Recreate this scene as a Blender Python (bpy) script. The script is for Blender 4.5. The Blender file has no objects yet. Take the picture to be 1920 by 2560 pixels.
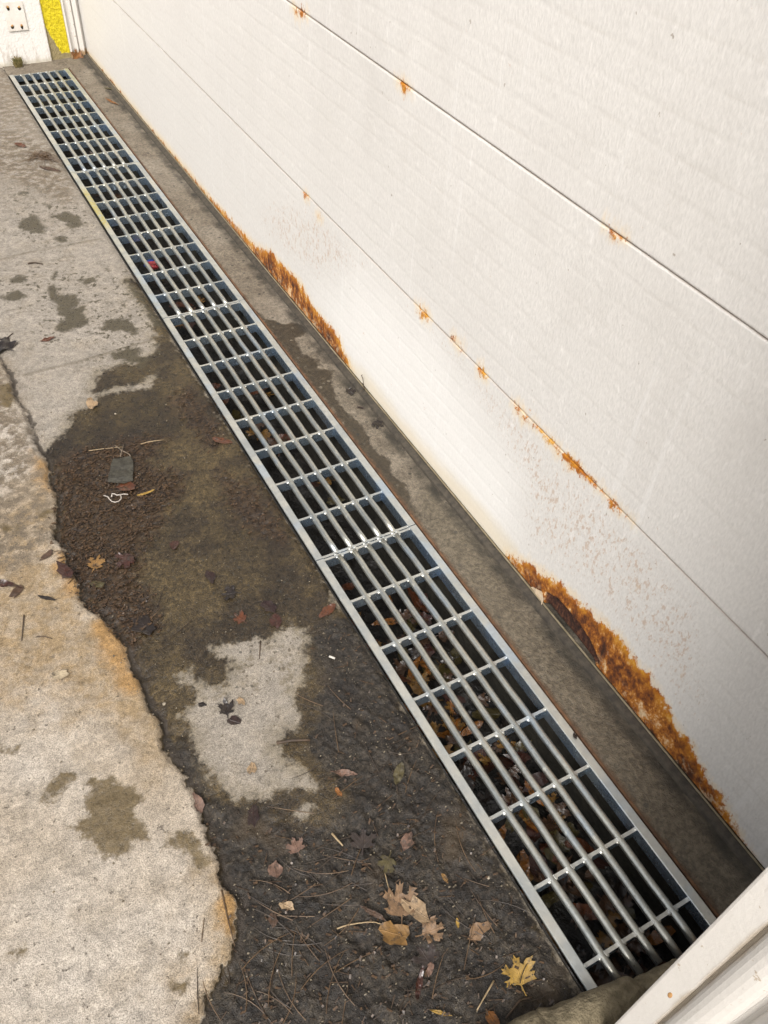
import bpy, bmesh, math, random
import numpy as np
from mathutils import Vector, Matrix, Euler
R_ = math.radians
random.seed(7); rng = np.random.default_rng(11)
scene = bpy.context.scene
COL = scene.collection

# ---------------------------------------------------------------- camera
CAM_R = np.array([[0.8758843961758334, -0.479501326057079, 0.053898078306984704],
                  [-0.31266145082479907, -0.6490775778017451, -0.6934991818042374],
                  [0.36751781141029727, 0.5905732607429074, -0.7184385025815827]])
CAM_C = np.array([-0.75561061, -4.9406673, 1.65987179]); CAM_F = 2107.36
cam = bpy.data.cameras.new('camera'); co = bpy.data.objects.new('camera', cam); COL.objects.link(co)
m = Matrix([[CAM_R[0][i], -CAM_R[1][i], -CAM_R[2][i], CAM_C[i]] for i in range(3)] + [[0, 0, 0, 1]])
co.matrix_world = m
cam.sensor_fit = 'VERTICAL'; cam.sensor_height = 32; cam.sensor_width = 24; cam.lens = CAM_F / 2560 * 32
cam.clip_start = .02; cam.clip_end = 500
scene.camera = co
# ---------------------------------------------------------------- light
SUN_EL, SUN_AZ = 51, 222      # degrees; azimuth of the sun's direction measured from +Y clockwise
w = bpy.data.worlds.new('World'); scene.world = w; w.use_nodes = True
nt = w.node_tree; nt.nodes.clear()
sky = nt.nodes.new('ShaderNodeTexSky'); sky.sky_type = 'NISHITA'; sky.sun_disc = False
sky.sun_elevation = R_(SUN_EL); sky.sun_rotation = R_(SUN_AZ); sky.air_density = 1; sky.dust_density = 6; sky.ozone_density = 1
hs = nt.nodes.new('ShaderNodeHueSaturation'); hs.inputs['Saturation'].default_value = .34
bg = nt.nodes.new('ShaderNodeBackground'); bg.inputs['Strength'].default_value = .11
out = nt.nodes.new('ShaderNodeOutputWorld')
nt.links.new(sky.outputs[0], hs.inputs['Color']); nt.links.new(hs.outputs[0], bg.inputs[0]); nt.links.new(bg.outputs[0], out.inputs[0])
sl = bpy.data.lights.new('sun', 'SUN'); sl.energy = 2.0; sl.angle = R_(22); sl.color = (1, .975, .945)
so = bpy.data.objects.new('sun', sl); COL.objects.link(so)
sd = Vector((math.sin(R_(SUN_AZ)) * math.cos(R_(SUN_EL)), math.cos(R_(SUN_AZ)) * math.cos(R_(SUN_EL)), math.sin(R_(SUN_EL))))
so.rotation_euler = sd.to_track_quat('Z', 'Y').to_euler(); so.location = (-3, -6, 6)
scene.view_settings.view_transform = 'Standard'; scene.view_settings.look = 'None'
scene.view_settings.exposure = 0.76; scene.view_settings.gamma = 1

# ---------------------------------------------------------------- measuring helpers (a traced outline is put at its real place)
def ray(x, y): return CAM_R.T @ np.array([(x - 960) / CAM_F, (y - 1280) / CAM_F, 1])
def gp(x, y, h=0.0):
    d = ray(x, y); t = (h - CAM_C[2]) / d[2]; p = CAM_C + t * d; return (p[0], p[1])
def wp(x, y, X=.3):
    d = ray(x, y); t = (X - CAM_C[0]) / d[0]; p = CAM_C + t * d; return (p[1], p[2])
def gpoly(pts, ox=0, oy=0, s=1): return [gp(ox + a / s, oy + b / s) for a, b in pts]
def wpoly(pts, ox=0, oy=0, s=1): return [wp(ox + a / s, oy + b / s) for a, b in pts]
def sdf(P, poly, closed=True):
    """signed distance (positive inside) of points P[n,2] to a polygon"""
    poly = np.asarray(poly); n = len(poly); d2 = np.full(len(P), 1e9); inside = np.zeros(len(P), bool)
    for i in range(n if closed else n - 1):
        a = poly[i]; b = poly[(i + 1) % n]; e = b - a; v = P - a
        t = np.clip((v @ e) / max(e @ e, 1e-12), 0, 1); q = v - t[:, None] * e
        d2 = np.minimum(d2, (q * q).sum(1))
        if abs(b[1] - a[1]) > 1e-12:
            c = ((a[1] > P[:, 1]) != (b[1] > P[:, 1])) & (P[:, 0] < (b[0] - a[0]) * (P[:, 1] - a[1]) / (b[1] - a[1]) + a[0])
            inside ^= c
    d = np.sqrt(d2)
    return np.where(inside, d, -d) if closed else d
def sdfs(P, polys, cap=.25):
    r = np.full(len(P), -cap)
    for p in polys: r = np.maximum(r, sdf(P, p))
    return np.clip(r, -cap, cap)
_T = rng.random((256, 256))
def vnoise(x, y, s):
    x = np.asarray(x) * s + 37.3; y = np.asarray(y) * s + 91.7
    i = np.floor(x).astype(int); j = np.floor(y).astype(int); fx = x - i; fy = y - j
    fx = fx * fx * (3 - 2 * fx); fy = fy * fy * (3 - 2 * fy)
    g = lambda a, b: _T[a % 256, b % 256]
    return (g(i, j) * (1 - fx) + g(i + 1, j) * fx) * (1 - fy) + (g(i, j + 1) * (1 - fx) + g(i + 1, j + 1) * fx) * fy - .5
def fbm(x, y, s, o=4, g=.5):
    r = 0; a = 1
    for k in range(o): r = r + a * vnoise(x, y, s * 2.03 ** k); a *= g
    return r

# ---------------------------------------------------------------- object helpers
def put(o, kind=None, label=None, cat=None, group=None):
    if kind: o['kind'] = kind
    if label: o['label'] = label
    if cat: o['category'] = cat
    if group: o['group'] = group
    return o
def empty(name, loc, label, cat, group=None):
    o = bpy.data.objects.new(name, None); COL.objects.link(o); o.location = loc; o.empty_display_size = .1
    return put(o, None, label, cat, group)
def link(name, me, parent=None):
    o = bpy.data.objects.new(name, me); COL.objects.link(o)
    if parent is not None: o.parent = parent
    return o
def obj(name, bm, mat, parent=None, smooth=False):
    me = bpy.data.meshes.new(name); bm.normal_update(); bm.to_mesh(me); bm.free()
    for mm in (mat if isinstance(mat, (list, tuple)) else [mat]): me.materials.append(mm)
    if smooth: me.polygons.foreach_set('use_smooth', [True] * len(me.polygons))
    return link(name, me, parent)
def box(bm, x0, x1, y0, y1, z0, z1, bev=0, mi=0):
    r = bmesh.ops.create_cube(bm, size=1, matrix=Matrix.Translation(((x0 + x1) / 2, (y0 + y1) / 2, (z0 + z1) / 2)) @ Matrix.Diagonal((x1 - x0, y1 - y0, z1 - z0, 1)))
    fs = list({f for v in r['verts'] for f in v.link_faces})
    for f in fs: f.material_index = mi
    if bev: bmesh.ops.bevel(bm, geom=list({e for f in fs for e in f.edges}), offset=bev, segments=2, affect='EDGES')
def tube(bm, pts, rad, n=8, cap=True):
    """a tube through pts; rad a number or a list"""
    pts = [Vector(p) for p in pts]; rings = []
    up = Vector((0, 0, 1))
    for i, p in enumerate(pts):
        t = (pts[min(i + 1, len(pts) - 1)] - pts[max(i - 1, 0)]).normalized()
        if abs(t.dot(up)) > .95: s = t.cross(Vector((1, 0, 0))).normalized()
        else: s = t.cross(up).normalized()
        u = s.cross(t); r = rad[i] if isinstance(rad, (list, tuple)) else rad
        rings.append([bm.verts.new(p + (s * math.cos(a) + u * math.sin(a)) * r) for a in [2 * math.pi * k / n for k in range(n)]])
    for a, b in zip(rings, rings[1:]):
        for k in range(n): bm.faces.new((a[k], a[(k + 1) % n], b[(k + 1) % n], b[k]))
    if cap: bm.faces.new(rings[0][::-1]); bm.faces.new(rings[-1])
def extrude(bm, prof, d0, d1, axis, closed=True):
    """profile points extruded along axis: 'z' profile is (x,y); 'y' profile is (x,z)"""
    f = (lambda p, d: (p[0], p[1], d)) if axis == 'z' else (lambda p, d: (p[0], d, p[1]))
    a = [bm.verts.new(f(p, d0)) for p in prof]; b = [bm.verts.new(f(p, d1)) for p in prof]; n = len(prof)
    for i in range(n if closed else n - 1): bm.faces.new((a[i], a[(i + 1) % n], b[(i + 1) % n], b[i]))
    if closed: bm.faces.new(a[::-1]); bm.faces.new(b)
    bmesh.ops.recalc_face_normals(bm, faces=bm.faces[:])
def grid_mesh(name, X, Y, Z, attrs, mat, flip=False):
    """X,Y,Z are (ny,nx) arrays"""
    ny, nx = X.shape; me = bpy.data.meshes.new(name)
    co = np.stack([X, Y, Z], -1).reshape(-1, 3).astype(np.float32)
    idx = np.arange(ny * nx).reshape(ny, nx)
    q = np.stack([idx[:-1, :-1], idx[:-1, 1:], idx[1:, 1:], idx[1:, :-1]], -1).reshape(-1, 4)
    if flip: q = q[:, ::-1]
    me.vertices.add(len(co)); me.vertices.foreach_set('co', co.ravel())
    me.loops.add(q.size); me.loops.foreach_set('vertex_index', q.ravel().astype(np.int32))
    me.polygons.add(len(q)); me.polygons.foreach_set('loop_start', np.arange(0, q.size, 4, dtype=np.int32))
    me.polygons.foreach_set('use_smooth', np.ones(len(q), bool))
    me.update(calc_edges=True); me.validate()
    for k, v in attrs.items():
        at = me.attributes.new(k, 'FLOAT', 'POINT'); at.data.foreach_set('value', np.asarray(v, np.float32).ravel())
    me.materials.append(mat)
    return me

# ---------------------------------------------------------------- material helpers
class NT:
    def __init__(s, name):
        s.mat = bpy.data.materials.new(name); s.mat.use_nodes = True; s.t = s.mat.node_tree; s.t.nodes.clear()
        s.out = s.t.nodes.new('ShaderNodeOutputMaterial'); s.b = s.t.nodes.new('ShaderNodeBsdfPrincipled')
        s.t.links.new(s.b.outputs[0], s.out.inputs[0])
        s.co = s.t.nodes.new('ShaderNodeTexCoord')
        s.geo = s.t.nodes.new('ShaderNodeNewGeometry')
        s.pos = s.geo.outputs['Position']
    def set(s, sock, v):
        if isinstance(v, bpy.types.NodeSocket): s.t.links.new(v, sock)
        elif isinstance(v, tuple) and len(v) == 3 and len(sock.default_value) == 4: sock.default_value = (*v, 1)
        else: sock.default_value = v
    def m(s, op, a, b=None, c=None, clamp=False):
        n = s.t.nodes.new('ShaderNodeMath'); n.operation = op; n.use_clamp = clamp
        for i, v in enumerate((a, b, c)):
            if v is not None: s.set(n.inputs[i], v)
        return n.outputs[0]
    def attr(s, name):
        n = s.t.nodes.new('ShaderNodeAttribute'); n.attribute_name = name; return n.outputs['Fac']
    def noise(s, scale, detail=3, rough=.55, vec=None, dist=0, col=False):
        n = s.t.nodes.new('ShaderNodeTexNoise'); s.set(n.inputs['Vector'], vec or s.pos)
        n.inputs['Scale'].default_value = scale; n.inputs['Detail'].default_value = detail; n.inputs['Roughness'].default_value = rough; n.inputs['Distortion'].default_value = dist
        return n.outputs['Color' if col else 'Fac']
    def vor(s, scale, vec=None, feature='F1', out='Distance', rand=1):
        n = s.t.nodes.new('ShaderNodeTexVoronoi'); n.feature = feature; s.set(n.inputs['Vector'], vec or s.pos); n.inputs['Scale'].default_value = scale
        n.inputs['Randomness'].default_value = rand
        return n.outputs[out]
    def scaled(s, v, vec=None):
        n = s.t.nodes.new('ShaderNodeVectorMath'); n.operation = 'MULTIPLY'; s.set(n.inputs[0], vec or s.pos); n.inputs[1].default_value = v; return n.outputs[0]
    def step(s, x, a, b):
        n = s.t.nodes.new('ShaderNodeMapRange'); n.interpolation_type = 'SMOOTHSTEP'; s.set(n.inputs[0], x); n.inputs[1].default_value = a; n.inputs[2].default_value = b; return n.outputs[0]
    def mask(s, sd, nz, amp, w):
        """distance-to-outline + noise, softened over w"""
        return s.step(s.m('ADD', sd, s.m('MULTIPLY', s.m('SUBTRACT', nz, .5), amp)), -w, w)
    def mix(s, f, a, b, mode='MIX'):
        n = s.t.nodes.new('ShaderNodeMix'); n.data_type = 'RGBA'; n.blend_type = mode
        s.set(n.inputs['Factor'], f); s.set(n.inputs[6], a); s.set(n.inputs[7], b); return n.outputs[2]
    def fmix(s, f, a, b):
        n = s.t.nodes.new('ShaderNodeMix'); n.data_type = 'FLOAT'; s.set(n.inputs[0], f); s.set(n.inputs[2], a); s.set(n.inputs[3], b); return n.outputs[0]
    def ramp(s, f, stops):
        n = s.t.nodes.new('ShaderNodeValToRGB'); s.set(n.inputs[0], f); e = n.color_ramp.elements
        while len(e) < len(stops): e.new(.5)
        for k, (p, c) in zip(e, stops): k.position = p; k.color = (*c, 1) if isinstance(c, tuple) else (c, c, c, 1)
        return n.outputs[0]
    def sep(s, vec=None):
        n = s.t.nodes.new('ShaderNodeSeparateXYZ'); s.set(n.inputs[0], vec or s.pos); return n.outputs
    def bump(s, h, dist, strength=1, prev=None):
        n = s.t.nodes.new('ShaderNodeBump'); s.set(n.inputs['Height'], h); n.inputs['Distance'].default_value = dist; s.set(n.inputs['Strength'], strength)
        if prev is not None: s.set(n.inputs['Normal'], prev)
        return n.outputs[0]
    def done(s, col, rough=.6, metal=0, nrm=None, spec=None):
        s.set(s.b.inputs['Base Color'], col); s.set(s.b.inputs['Roughness'], rough); s.set(s.b.inputs['Metallic'], metal)
        if nrm is not None: s.set(s.b.inputs['Normal'], nrm)
        if spec is not None: s.set(s.b.inputs['Specular IOR Level'], spec)
        return s.mat
    def obj(s): return s.co.outputs['Object']

# ---------------------------------------------------------------- materials of the setting
def mat_pavement():
    s = NT('pavement')
    n1 = s.noise(2.6, 4); n2 = s.noise(14, 5, .6); n3 = s.noise(95, 4, .65); n4 = s.noise(420, 2, .6)
    slab = s.step(s.attr('slab'), -.004, .004)
    base = s.mix(n1, (.262, .234, .198), (.20, .172, .138))
    slabc = s.mix(s.step(n1, .3, .7), (.35, .312, .265), (.275, .228, .172))
    base = s.mix(slab, base, slabc)
    base = s.mix(s.m('MULTIPLY', s.step(n2, .45, .75), .55), base, (.21, .175, .13))
    # ochre deposit
    och = s.mask(s.m('ADD', s.attr('ochre'), .02), n2, .22, .08)
    och2 = s.mask(s.attr('ochre2'), n2, .09, .02)
    base = s.mix(s.m('MULTIPLY', och, s.m('ADD', .55, s.m('MULTIPLY', s.step(s.noise(20, 5, .7), .4, .6), .38))), base, s.mix(n3, (.17, .115, .056), (.25, .180, .10)))
    base = s.mix(s.m('MULTIPLY', och2, .85), base, s.mix(n3, (.215, .115, .032), (.29, .172, .065)))
    # far dirt film
    base = s.mix(s.m('MULTIPLY', s.step(s.attr('dirt'), 0, 1), s.step(s.noise(34, 5, .7), .36, .58)), base, (.125, .098, .068))
    # grain
    grain = s.ramp(n3, [(.36, .50), (.5, 1.0), (.64, 1.35)])
    base = s.mix(.34, base, grain, 'MULTIPLY')
    base = s.mix(.62, base, s.ramp(n4, [(.36, .42), (.5, 1.0), (.64, 1.5)]), 'MULTIPLY')
    base = s.mix(.7, base, s.ramp(s.noise(32, 4, .6), [(.36, .78), (.5, 1.0), (.64, 1.15)]), 'MULTIPLY')
    pit = s.step(s.noise(60, 3, .7), .66, .72)
    base = s.mix(s.m('MULTIPLY', pit, .7), base, (.10, .08, .06))
    base = s.mix(s.m('MULTIPLY', s.attr('joint'), .75), base, (.105, .086, .062))
    base = s.mix(s.m('MULTIPLY', s.m('MULTIPLY', s.step(s.noise(24, 6, .75), .50, .64), s.m('SUBTRACT', 1, slab)), s.m('MULTIPLY', s.step(s.attr('agg'), .2, .9), .75)), base, (.12, .098, .066))
    # wet
    wn = s.noise(22, 6, .7)
    wet = s.mask(s.attr('wet'), s.m('ADD', s.m('MULTIPLY', wn, .6), s.m('MULTIPLY', s.noise(60, 5, .7), .4)), .15, .010)
    wcol = s.mix(s.step(n2, .3, .7), (.031, .021, .0085), (.015, .010, .005))
    wcol = s.mix(s.step(n1, .35, .6), wcol, (.049, .034, .0145))
    wcol = s.mix(s.m('MULTIPLY', s.step(s.noise(5.5, 5, .65), .45, .60), .7), wcol, (.012, .0075, .004))
    wcol = s.mix(.45, wcol, s.ramp(n3, [(.37, .22), (.5, .9), (.64, 2.5)]), 'MULTIPLY')
    wcol = s.mix(.65, wcol, s.ramp(n4, [(.37, .35), (.5, .95), (.63, 2.2)]), 'MULTIPLY')
    # exposed aggregate
    vv = s.t.nodes.new('ShaderNodeVectorMath'); s.set(vv.inputs[0], s.pos); vn = s.t.nodes.new('ShaderNodeVectorMath'); vn.operation = 'SCALE'; s.set(vn.inputs[0], s.noise(120, 2, .5, None, 0, True)); vn.inputs['Scale'].default_value = .012; s.set(vv.inputs[1], vn.outputs[0]); vp = vv.outputs[0]
    vd = s.vor(95, vp); vc = s.vor(95, vp, out='Color')
    ag = s.m('MULTIPLY', s.step(vd, .40, .30), s.step(s.sep(vc)[0], .72, .86))
    agc = s.mix(s.sep(vc)[1], (.020, .023, .021), (.055, .04, .025))
    halo = s.mask(s.m('ADD', s.attr('wet'), .016), s.noise(12, 6, .7), .12, .03)
    base2 = s.mix(s.m('MULTIPLY', s.m('MULTIPLY', halo, s.m('SUBTRACT', 1, slab)), .55), base, s.mix(.9, (.125, .10, .06), grain, 'MULTIPLY'))
    base2 = s.mix(wet, base2, wcol)
    base2 = s.mix(s.m('MULTIPLY', ag, s.m('MULTIPLY', s.attr('agg'), .65)), base2, agc)
    # stains that soaked in (olive)
    st = s.m('MAXIMUM', s.mask(s.attr('stain'), s.noise(38, 6, .72), .075, .009), s.m('MULTIPLY', s.step(s.noise(62, 4, .62), .585, .61), s.m('MULTIPLY', s.m('SUBTRACT', 1, slab), s.step(s.attr('stain'), -.14, -.03))))
    base2 = s.mix(s.m('MULTIPLY', st, .93), base2, s.mix(.9, s.mix(slab, (.044, .035, .019), (.088, .062, .027)), s.ramp(n3, [(.25, .5), (.5, 1.0), (.78, 1.6)]), 'MULTIPLY'))
    # rotten litter film
    lit = s.mask(s.attr('litter'), wn, .14, .03)
    base2 = s.mix(s.m('MULTIPLY', lit, .8), base2, s.mix(s.step(n3, .4, .62), (.014, .008, .005), (.045, .026, .013)))
    # mud
    mn = s.noise(30, 6, .7)
    mud = s.mask(s.attr('mud'), mn, .10, .015)
    mc = s.mix(s.step(n2, .3, .7), (.013, .0098, .0072), (.029, .023, .016))
    mc = s.mix(.7, mc, s.ramp(n3, [(.36, .25), (.5, .9), (.64, 2.3)]), 'MULTIPLY')
    mc = s.mix(.4, mc, s.ramp(n4, [(.37, .4), (.5, .95), (.63, 2.0)]), 'MULTIPLY')
    mc = s.mix(s.step(s.noise(6, 3), .58, .72), mc, (.044, .031, .018))
    base2 = s.mix(mud, base2, mc)
    seam = s.step(s.m('ADD', s.attr('crack'), s.m('MULTIPLY', s.m('SUBTRACT', n2, .5), .035)), .010, .002)
    base2 = s.mix(s.m('MULTIPLY', seam, s.m('MULTIPLY', .85, s.m('SUBTRACT', 1, slab))), base2, (.035, .027, .02))
    anyw = s.m('MAXIMUM', wet, s.m('MAXIMUM', st, lit))
    rough = s.fmix(anyw, .9, s.ramp(n3, [(.35, .24), (.65, .46)]))
    rough = s.fmix(mud, rough, s.ramp(mn, [(.36, .36), (.58, .78)]))
    h = s.m('ADD', s.m('MULTIPLY', n3, .5), s.m('MULTIPLY', n4, .32))
    h = s.m('SUBTRACT', h, s.m('MULTIPLY', pit, .5))
    nr = s.bump(h, .006, .9)
    nr = s.bump(s.noise(38, 5, .7), .010, s.m('MULTIPLY', mud, .9), nr)
    return s.done(base2, rough, 0, nr, .4)
def mat_threshold():
    s = NT('threshold')
    n2 = s.noise(14, 5, .6); n3 = s.noise(100, 4, .65); n4 = s.noise(420, 2, .6); n1 = s.noise(3, 3)
    base = s.mix(s.step(n2, .3, .7), (.165, .137, .102), (.11, .089, .064))
    base = s.mix(s.step(n1, .45, .7), base, (.19, .162, .126))
    base = s.mix(.5, base, s.ramp(n3, [(.37, .45), (.5, 1.0), (.63, 1.5)]), 'MULTIPLY'); base = s.mix(.6, base, s.ramp(n4, [(.37, .5), (.5, 1.0), (.63, 1.5)]), 'MULTIPLY')
    wet = s.mask(s.attr('wet'), s.noise(22, 6, .65), .06, .006)
    wc = s.mix(.9, s.mix(n2, (.050, .038, .022), (.030, .022, .014)), s.ramp(n3, [(.25, .4), (.5, 1.0), (.78, 1.9)]), 'MULTIPLY')
    base = s.mix(wet, base, wc)
    damp = s.mask(s.attr('damp'), s.noise(10, 5, .6), .2, .06)
    dc = s.mix(.55, s.mix(n2, (.125, .103, .072), (.078, .063, .043)), s.ramp(n3, [(.37, .4), (.5, 1.0), (.63, 1.7)]), 'MULTIPLY')
    base = s.mix(damp, base, dc)
    vd = s.vor(55); vc = s.vor(55, out='Color')
    ag = s.m('MULTIPLY', s.step(vd, .34, .26), s.step(s.sep(vc)[0], .72, .74))
    base = s.mix(s.m('MULTIPLY', ag, .8), base, s.mix(s.sep(vc)[1], (.020, .020, .017), (.15, .125, .09)))
    rust = s.mask(s.attr('rust'), s.noise(40, 5, .7), .03, .004)
    base = s.mix(s.m('MULTIPLY', rust, .65), base, s.mix(n3, (.050, .030, .017), (.11, .060, .028)))
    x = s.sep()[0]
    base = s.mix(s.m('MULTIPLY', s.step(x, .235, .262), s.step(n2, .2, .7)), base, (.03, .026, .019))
    rough = s.fmix(s.m('MAXIMUM', wet, damp), .9, .55)
    return s.done(base, rough, 0, s.bump(s.m('ADD', n3, s.m('MULTIPLY', n4, .4)), .006, .8), .4)
def mat_ground():
    s = NT('ground'); n = s.noise(2, 6); n3 = s.noise(95, 4, .65)
    return s.done(s.mix(.7, s.mix(n, (.36, .33, .29), (.25, .22, .18)), s.ramp(n3, [(.25, .6), (.75, 1.3)]), 'MULTIPLY'), .9, 0, s.bump(n3, .005))
def mat_door():
    s = NT('door_paint')
    P = s.pos; z = s.sep()[2]
    st = s.noise(1, 3, .6, s.scaled((60, 60, 28))); st2 = s.noise(1, 2, .5, s.scaled((210, 210, 90)))
    big = s.noise(2.2, 4); spots = s.noise(1, 4, .6, s.scaled((48, 48, 17)))
    base = s.mix(big, (.605, .583, .55), (.66, .637, .60))
    base = s.mix(s.m('MULTIPLY', s.step(spots, .6, .75), .5), base, (.78, .755, .72))
    base = s.mix(.3, base, s.ramp(st2, [(.38, .84), (.62, 1.12)]), 'MULTIPLY')
    base = s.mix(.3, base, s.ramp(s.noise(1, 3, .6, s.scaled((130, 130, 60))), [(.38, .90), (.62, 1.08)]), 'MULTIPLY')
    # grey grime spread over the upper panel
    gr = s.m('MULTIPLY', s.step(s.noise(1, 5, .6, s.scaled((5, 5, 3))), .42, .75), s.attr('grime'))
    base = s.mix(s.m('MULTIPLY', gr, .35), base, (.50, .475, .44))
    # drips
    dr = s.step(s.noise(1, 3, .5, s.scaled((38, 38, 1.6))), .60, .76)
    base = s.mix(s.m('MULTIPLY', dr, .40), base, (.74, .725, .70))
    # soft white patch low on the door
    cl = s.mask(s.attr('clean'), s.noise(3, 3), .16, .15)  # 'clean' is the mask of this whiter patch
    base = s.mix(s.m('MULTIPLY', cl, .42), base, (.90, .885, .85))
    cr = s.mask(s.attr('cream'), s.noise(9, 4), .05, .03)
    base = s.mix(s.m('MULTIPLY', cr, .55), base, (.66, .56, .38))
    # dirt in the grooves
    gv = s.attr('groove')
    base = s.mix(s.m('MULTIPLY', gv, s.m('MULTIPLY', s.step(s.noise(1, 4, .7, s.scaled((7, 7, 30))), .42, .68), s.m('MULTIPLY', s.m('SUBTRACT', 1, cl), .24))), base, (.42, .385, .33))
    base = s.mix(s.m('MULTIPLY', s.attr('seam'), s.step(s.noise(1, 4, .7, s.scaled((9, 9, 60))), .2, .5)), base, (.26, .20, .155))  # dark panel seams, with the upper seam's shadow gap painted in
    # tiny dark flecks
    fl = s.step(s.noise(1, 2, .5, s.scaled((70, 70, 45))), .74, .77)
    base = s.mix(s.m('MULTIPLY', fl, .6), base, (.22, .17, .12))
    # rust freckles
    fr = s.noise(1, 4, .65, s.scaled((125, 125, 62)))
    dens = s.step(s.attr('speck'), -.03, .10)
    th = s.m('ADD', .69, s.m('MULTIPLY', dens, -.165))
    frm = s.m('MULTIPLY', s.step(s.m('SUBTRACT', fr, th), 0, .09), s.step(dens, .02, .3))
    base = s.mix(s.m('MULTIPLY', frm, .58), base, s.mix(s.noise(30), (.46, .34, .26), (.44, .26, .14)))
    fr3 = s.m('MULTIPLY', s.step(s.noise(1, 3, .6, s.scaled((210, 210, 110))), .56, .66), s.step(dens, .05, .6))
    base = s.mix(s.m('MULTIPLY', fr3, .34), base, (.42, .34, .28))
    frl = s.m('MULTIPLY', s.step(s.noise(1, 4, .7, s.scaled((22, 22, 9))), .66, .74), s.step(dens, .25, .7))
    base = s.mix(s.m('MULTIPLY', frl, .45), base, (.48, .30, .14))
    # rust
    rn = s.noise(1, 6, .72, s.scaled((55, 55, 20))); rn2 = s.noise(1, 5, .7, s.scaled((120, 120, 62))); rn3 = s.noise(1, 4, .6, s.scaled((25, 25, 18)))
    rs = s.attr('rust')
    halo = s.mask(s.m('ADD', rs, .008), rn, .10, .022)
    base = s.mix(s.m('MULTIPLY', halo, .42), base, (.74, .52, .22))
    stk = s.noise(1, 4, .65, s.scaled((60, 60, 18)))
    mixn = s.m('ADD', s.m('MULTIPLY', rn3, .38), s.m('ADD', s.m('MULTIPLY', stk, .12), s.m('MULTIPLY', s.noise(1, 6, .8, s.scaled((75, 75, 50))), .50)))
    den = s.m('ADD', s.step(rs, -.040, .040), s.m('MULTIPLY', s.m('SUBTRACT', mixn, .5), 3.4))
    ru = s.step(den, .40, .66)
    depth = s.step(s.m('ADD', s.attr('rust'), s.m('MULTIPLY', s.m('SUBTRACT', rn3, .5), .06)), .004, .040)
    cn = s.m('ADD', s.m('MULTIPLY', s.noise(1, 6, .75, s.scaled((16, 16, 12))), .55), s.m('MULTIPLY', s.noise(1, 5, .7, s.scaled((55, 55, 36))), .45))
    rc = s.mix(depth, s.ramp(cn, [(.38, (.17, .046, .006)), (.45, (.34, .105, .008)), (.52, (.46, .180, .012)), (.60, (.56, .29, .03)), (.67, (.70, .46, .16))]),
               s.ramp(cn, [(.36, (.028, .010, .005)), (.44, (.085, .026, .008)), (.50, (.22, .066, .009)), (.55, (.42, .16, .02)), (.62, (.68, .52, .32))]))
    base = s.mix(ru, base, rc)
    base = s.mix(s.m('MULTIPLY', s.m('MULTIPLY', s.step(z, .060, .015), s.step(s.noise(1, 5, .7, s.scaled((45, 45, 45))), .52, .60)), s.m('MULTIPLY', ru, .75)), base, (.46, .34, .21))
    hole = s.mask(s.attr('hole'), rn2, .02, .003)
    base = s.mix(hole, base, s.ramp(rn2, [(.36, (.012, .006, .004)), (.5, (.050, .018, .010)), (.64, (.12, .048, .024))]))
    rough = s.fmix(s.m('MAXIMUM', ru, hole), .48, .92)
    nr = s.bump(s.m('ADD', st, st2), .0006, s.m('SUBTRACT', 1, s.m('MULTIPLY', cl, .6)))
    nr = s.bump(s.m('ADD', rn2, rn), .0035, s.m('MULTIPLY', ru, .45), nr)
    return s.done(base, rough, 0, nr, .4)
def mat_plain(name, c1, c2, scale=20, rough=.6, metal=0, b=.002, bs=60, spec=.5):
    s = NT(name); n = s.noise(scale, 5, .6)
    return s.done(s.mix(s.step(n, .3, .7), c1, c2), rough, metal, s.bump(s.noise(bs, 4, .6), b, .7), spec)
def mat_galv(name='galvanised_steel', dark=False, rod=False):
    s = NT(name)
    n = s.noise(9, 4, .6); n2 = s.noise(60, 4, .7); sp = s.vor(90, out='Color'); y = s.sep()[1]; x = s.sep()[0]
    c = s.mix(s.step(n, .35, .65), (.60, .59, .53), (.46, .48, .47))
    c = s.mix(s.m('MULTIPLY', s.step(s.noise(5, 3), .56, .64), .6), c, (.46, .54, .62))
    c = s.mix(.25, c, s.ramp(s.sep(sp)[0], [(0, .75), (1, 1.15)]), 'MULTIPLY')
    dirt = s.step(s.noise(45, 5, .75), .60, .70)
    c = s.mix(s.m('MULTIPLY', dirt, .35), c, (.22, .20, .16))
    yel = s.m('MULTIPLY', s.m('MULTIPLY', s.step(y, -1.78, -1.70), s.step(y, -1.36, -1.44)), s.step(x, -.125, -.132))
    c = s.mix(s.m('MULTIPLY', yel, s.step(n2, .3, .6)), c, (.58, .52, .22))
    if rod: c = s.mix(1.0, c, (.80, .79, .76), 'MULTIPLY'); c = s.mix(s.m('MULTIPLY', s.step(s.noise(130, 4, .7), .52, .66), .28), c, (.26, .24, .19))
    if dark: c = s.mix(1.0, c, (.60, .74, .94), 'MULTIPLY')  # bluish darkening painted in for shade and dark reflections on side faces
    r = s.m('ADD', s.fmix(dirt, .20 if dark else .22 if rod else .34, .5), s.m('MULTIPLY', n2, .16))
    return s.done(c, r, s.fmix(dirt, .85, .3), s.bump(n2, .0015, .5))
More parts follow.
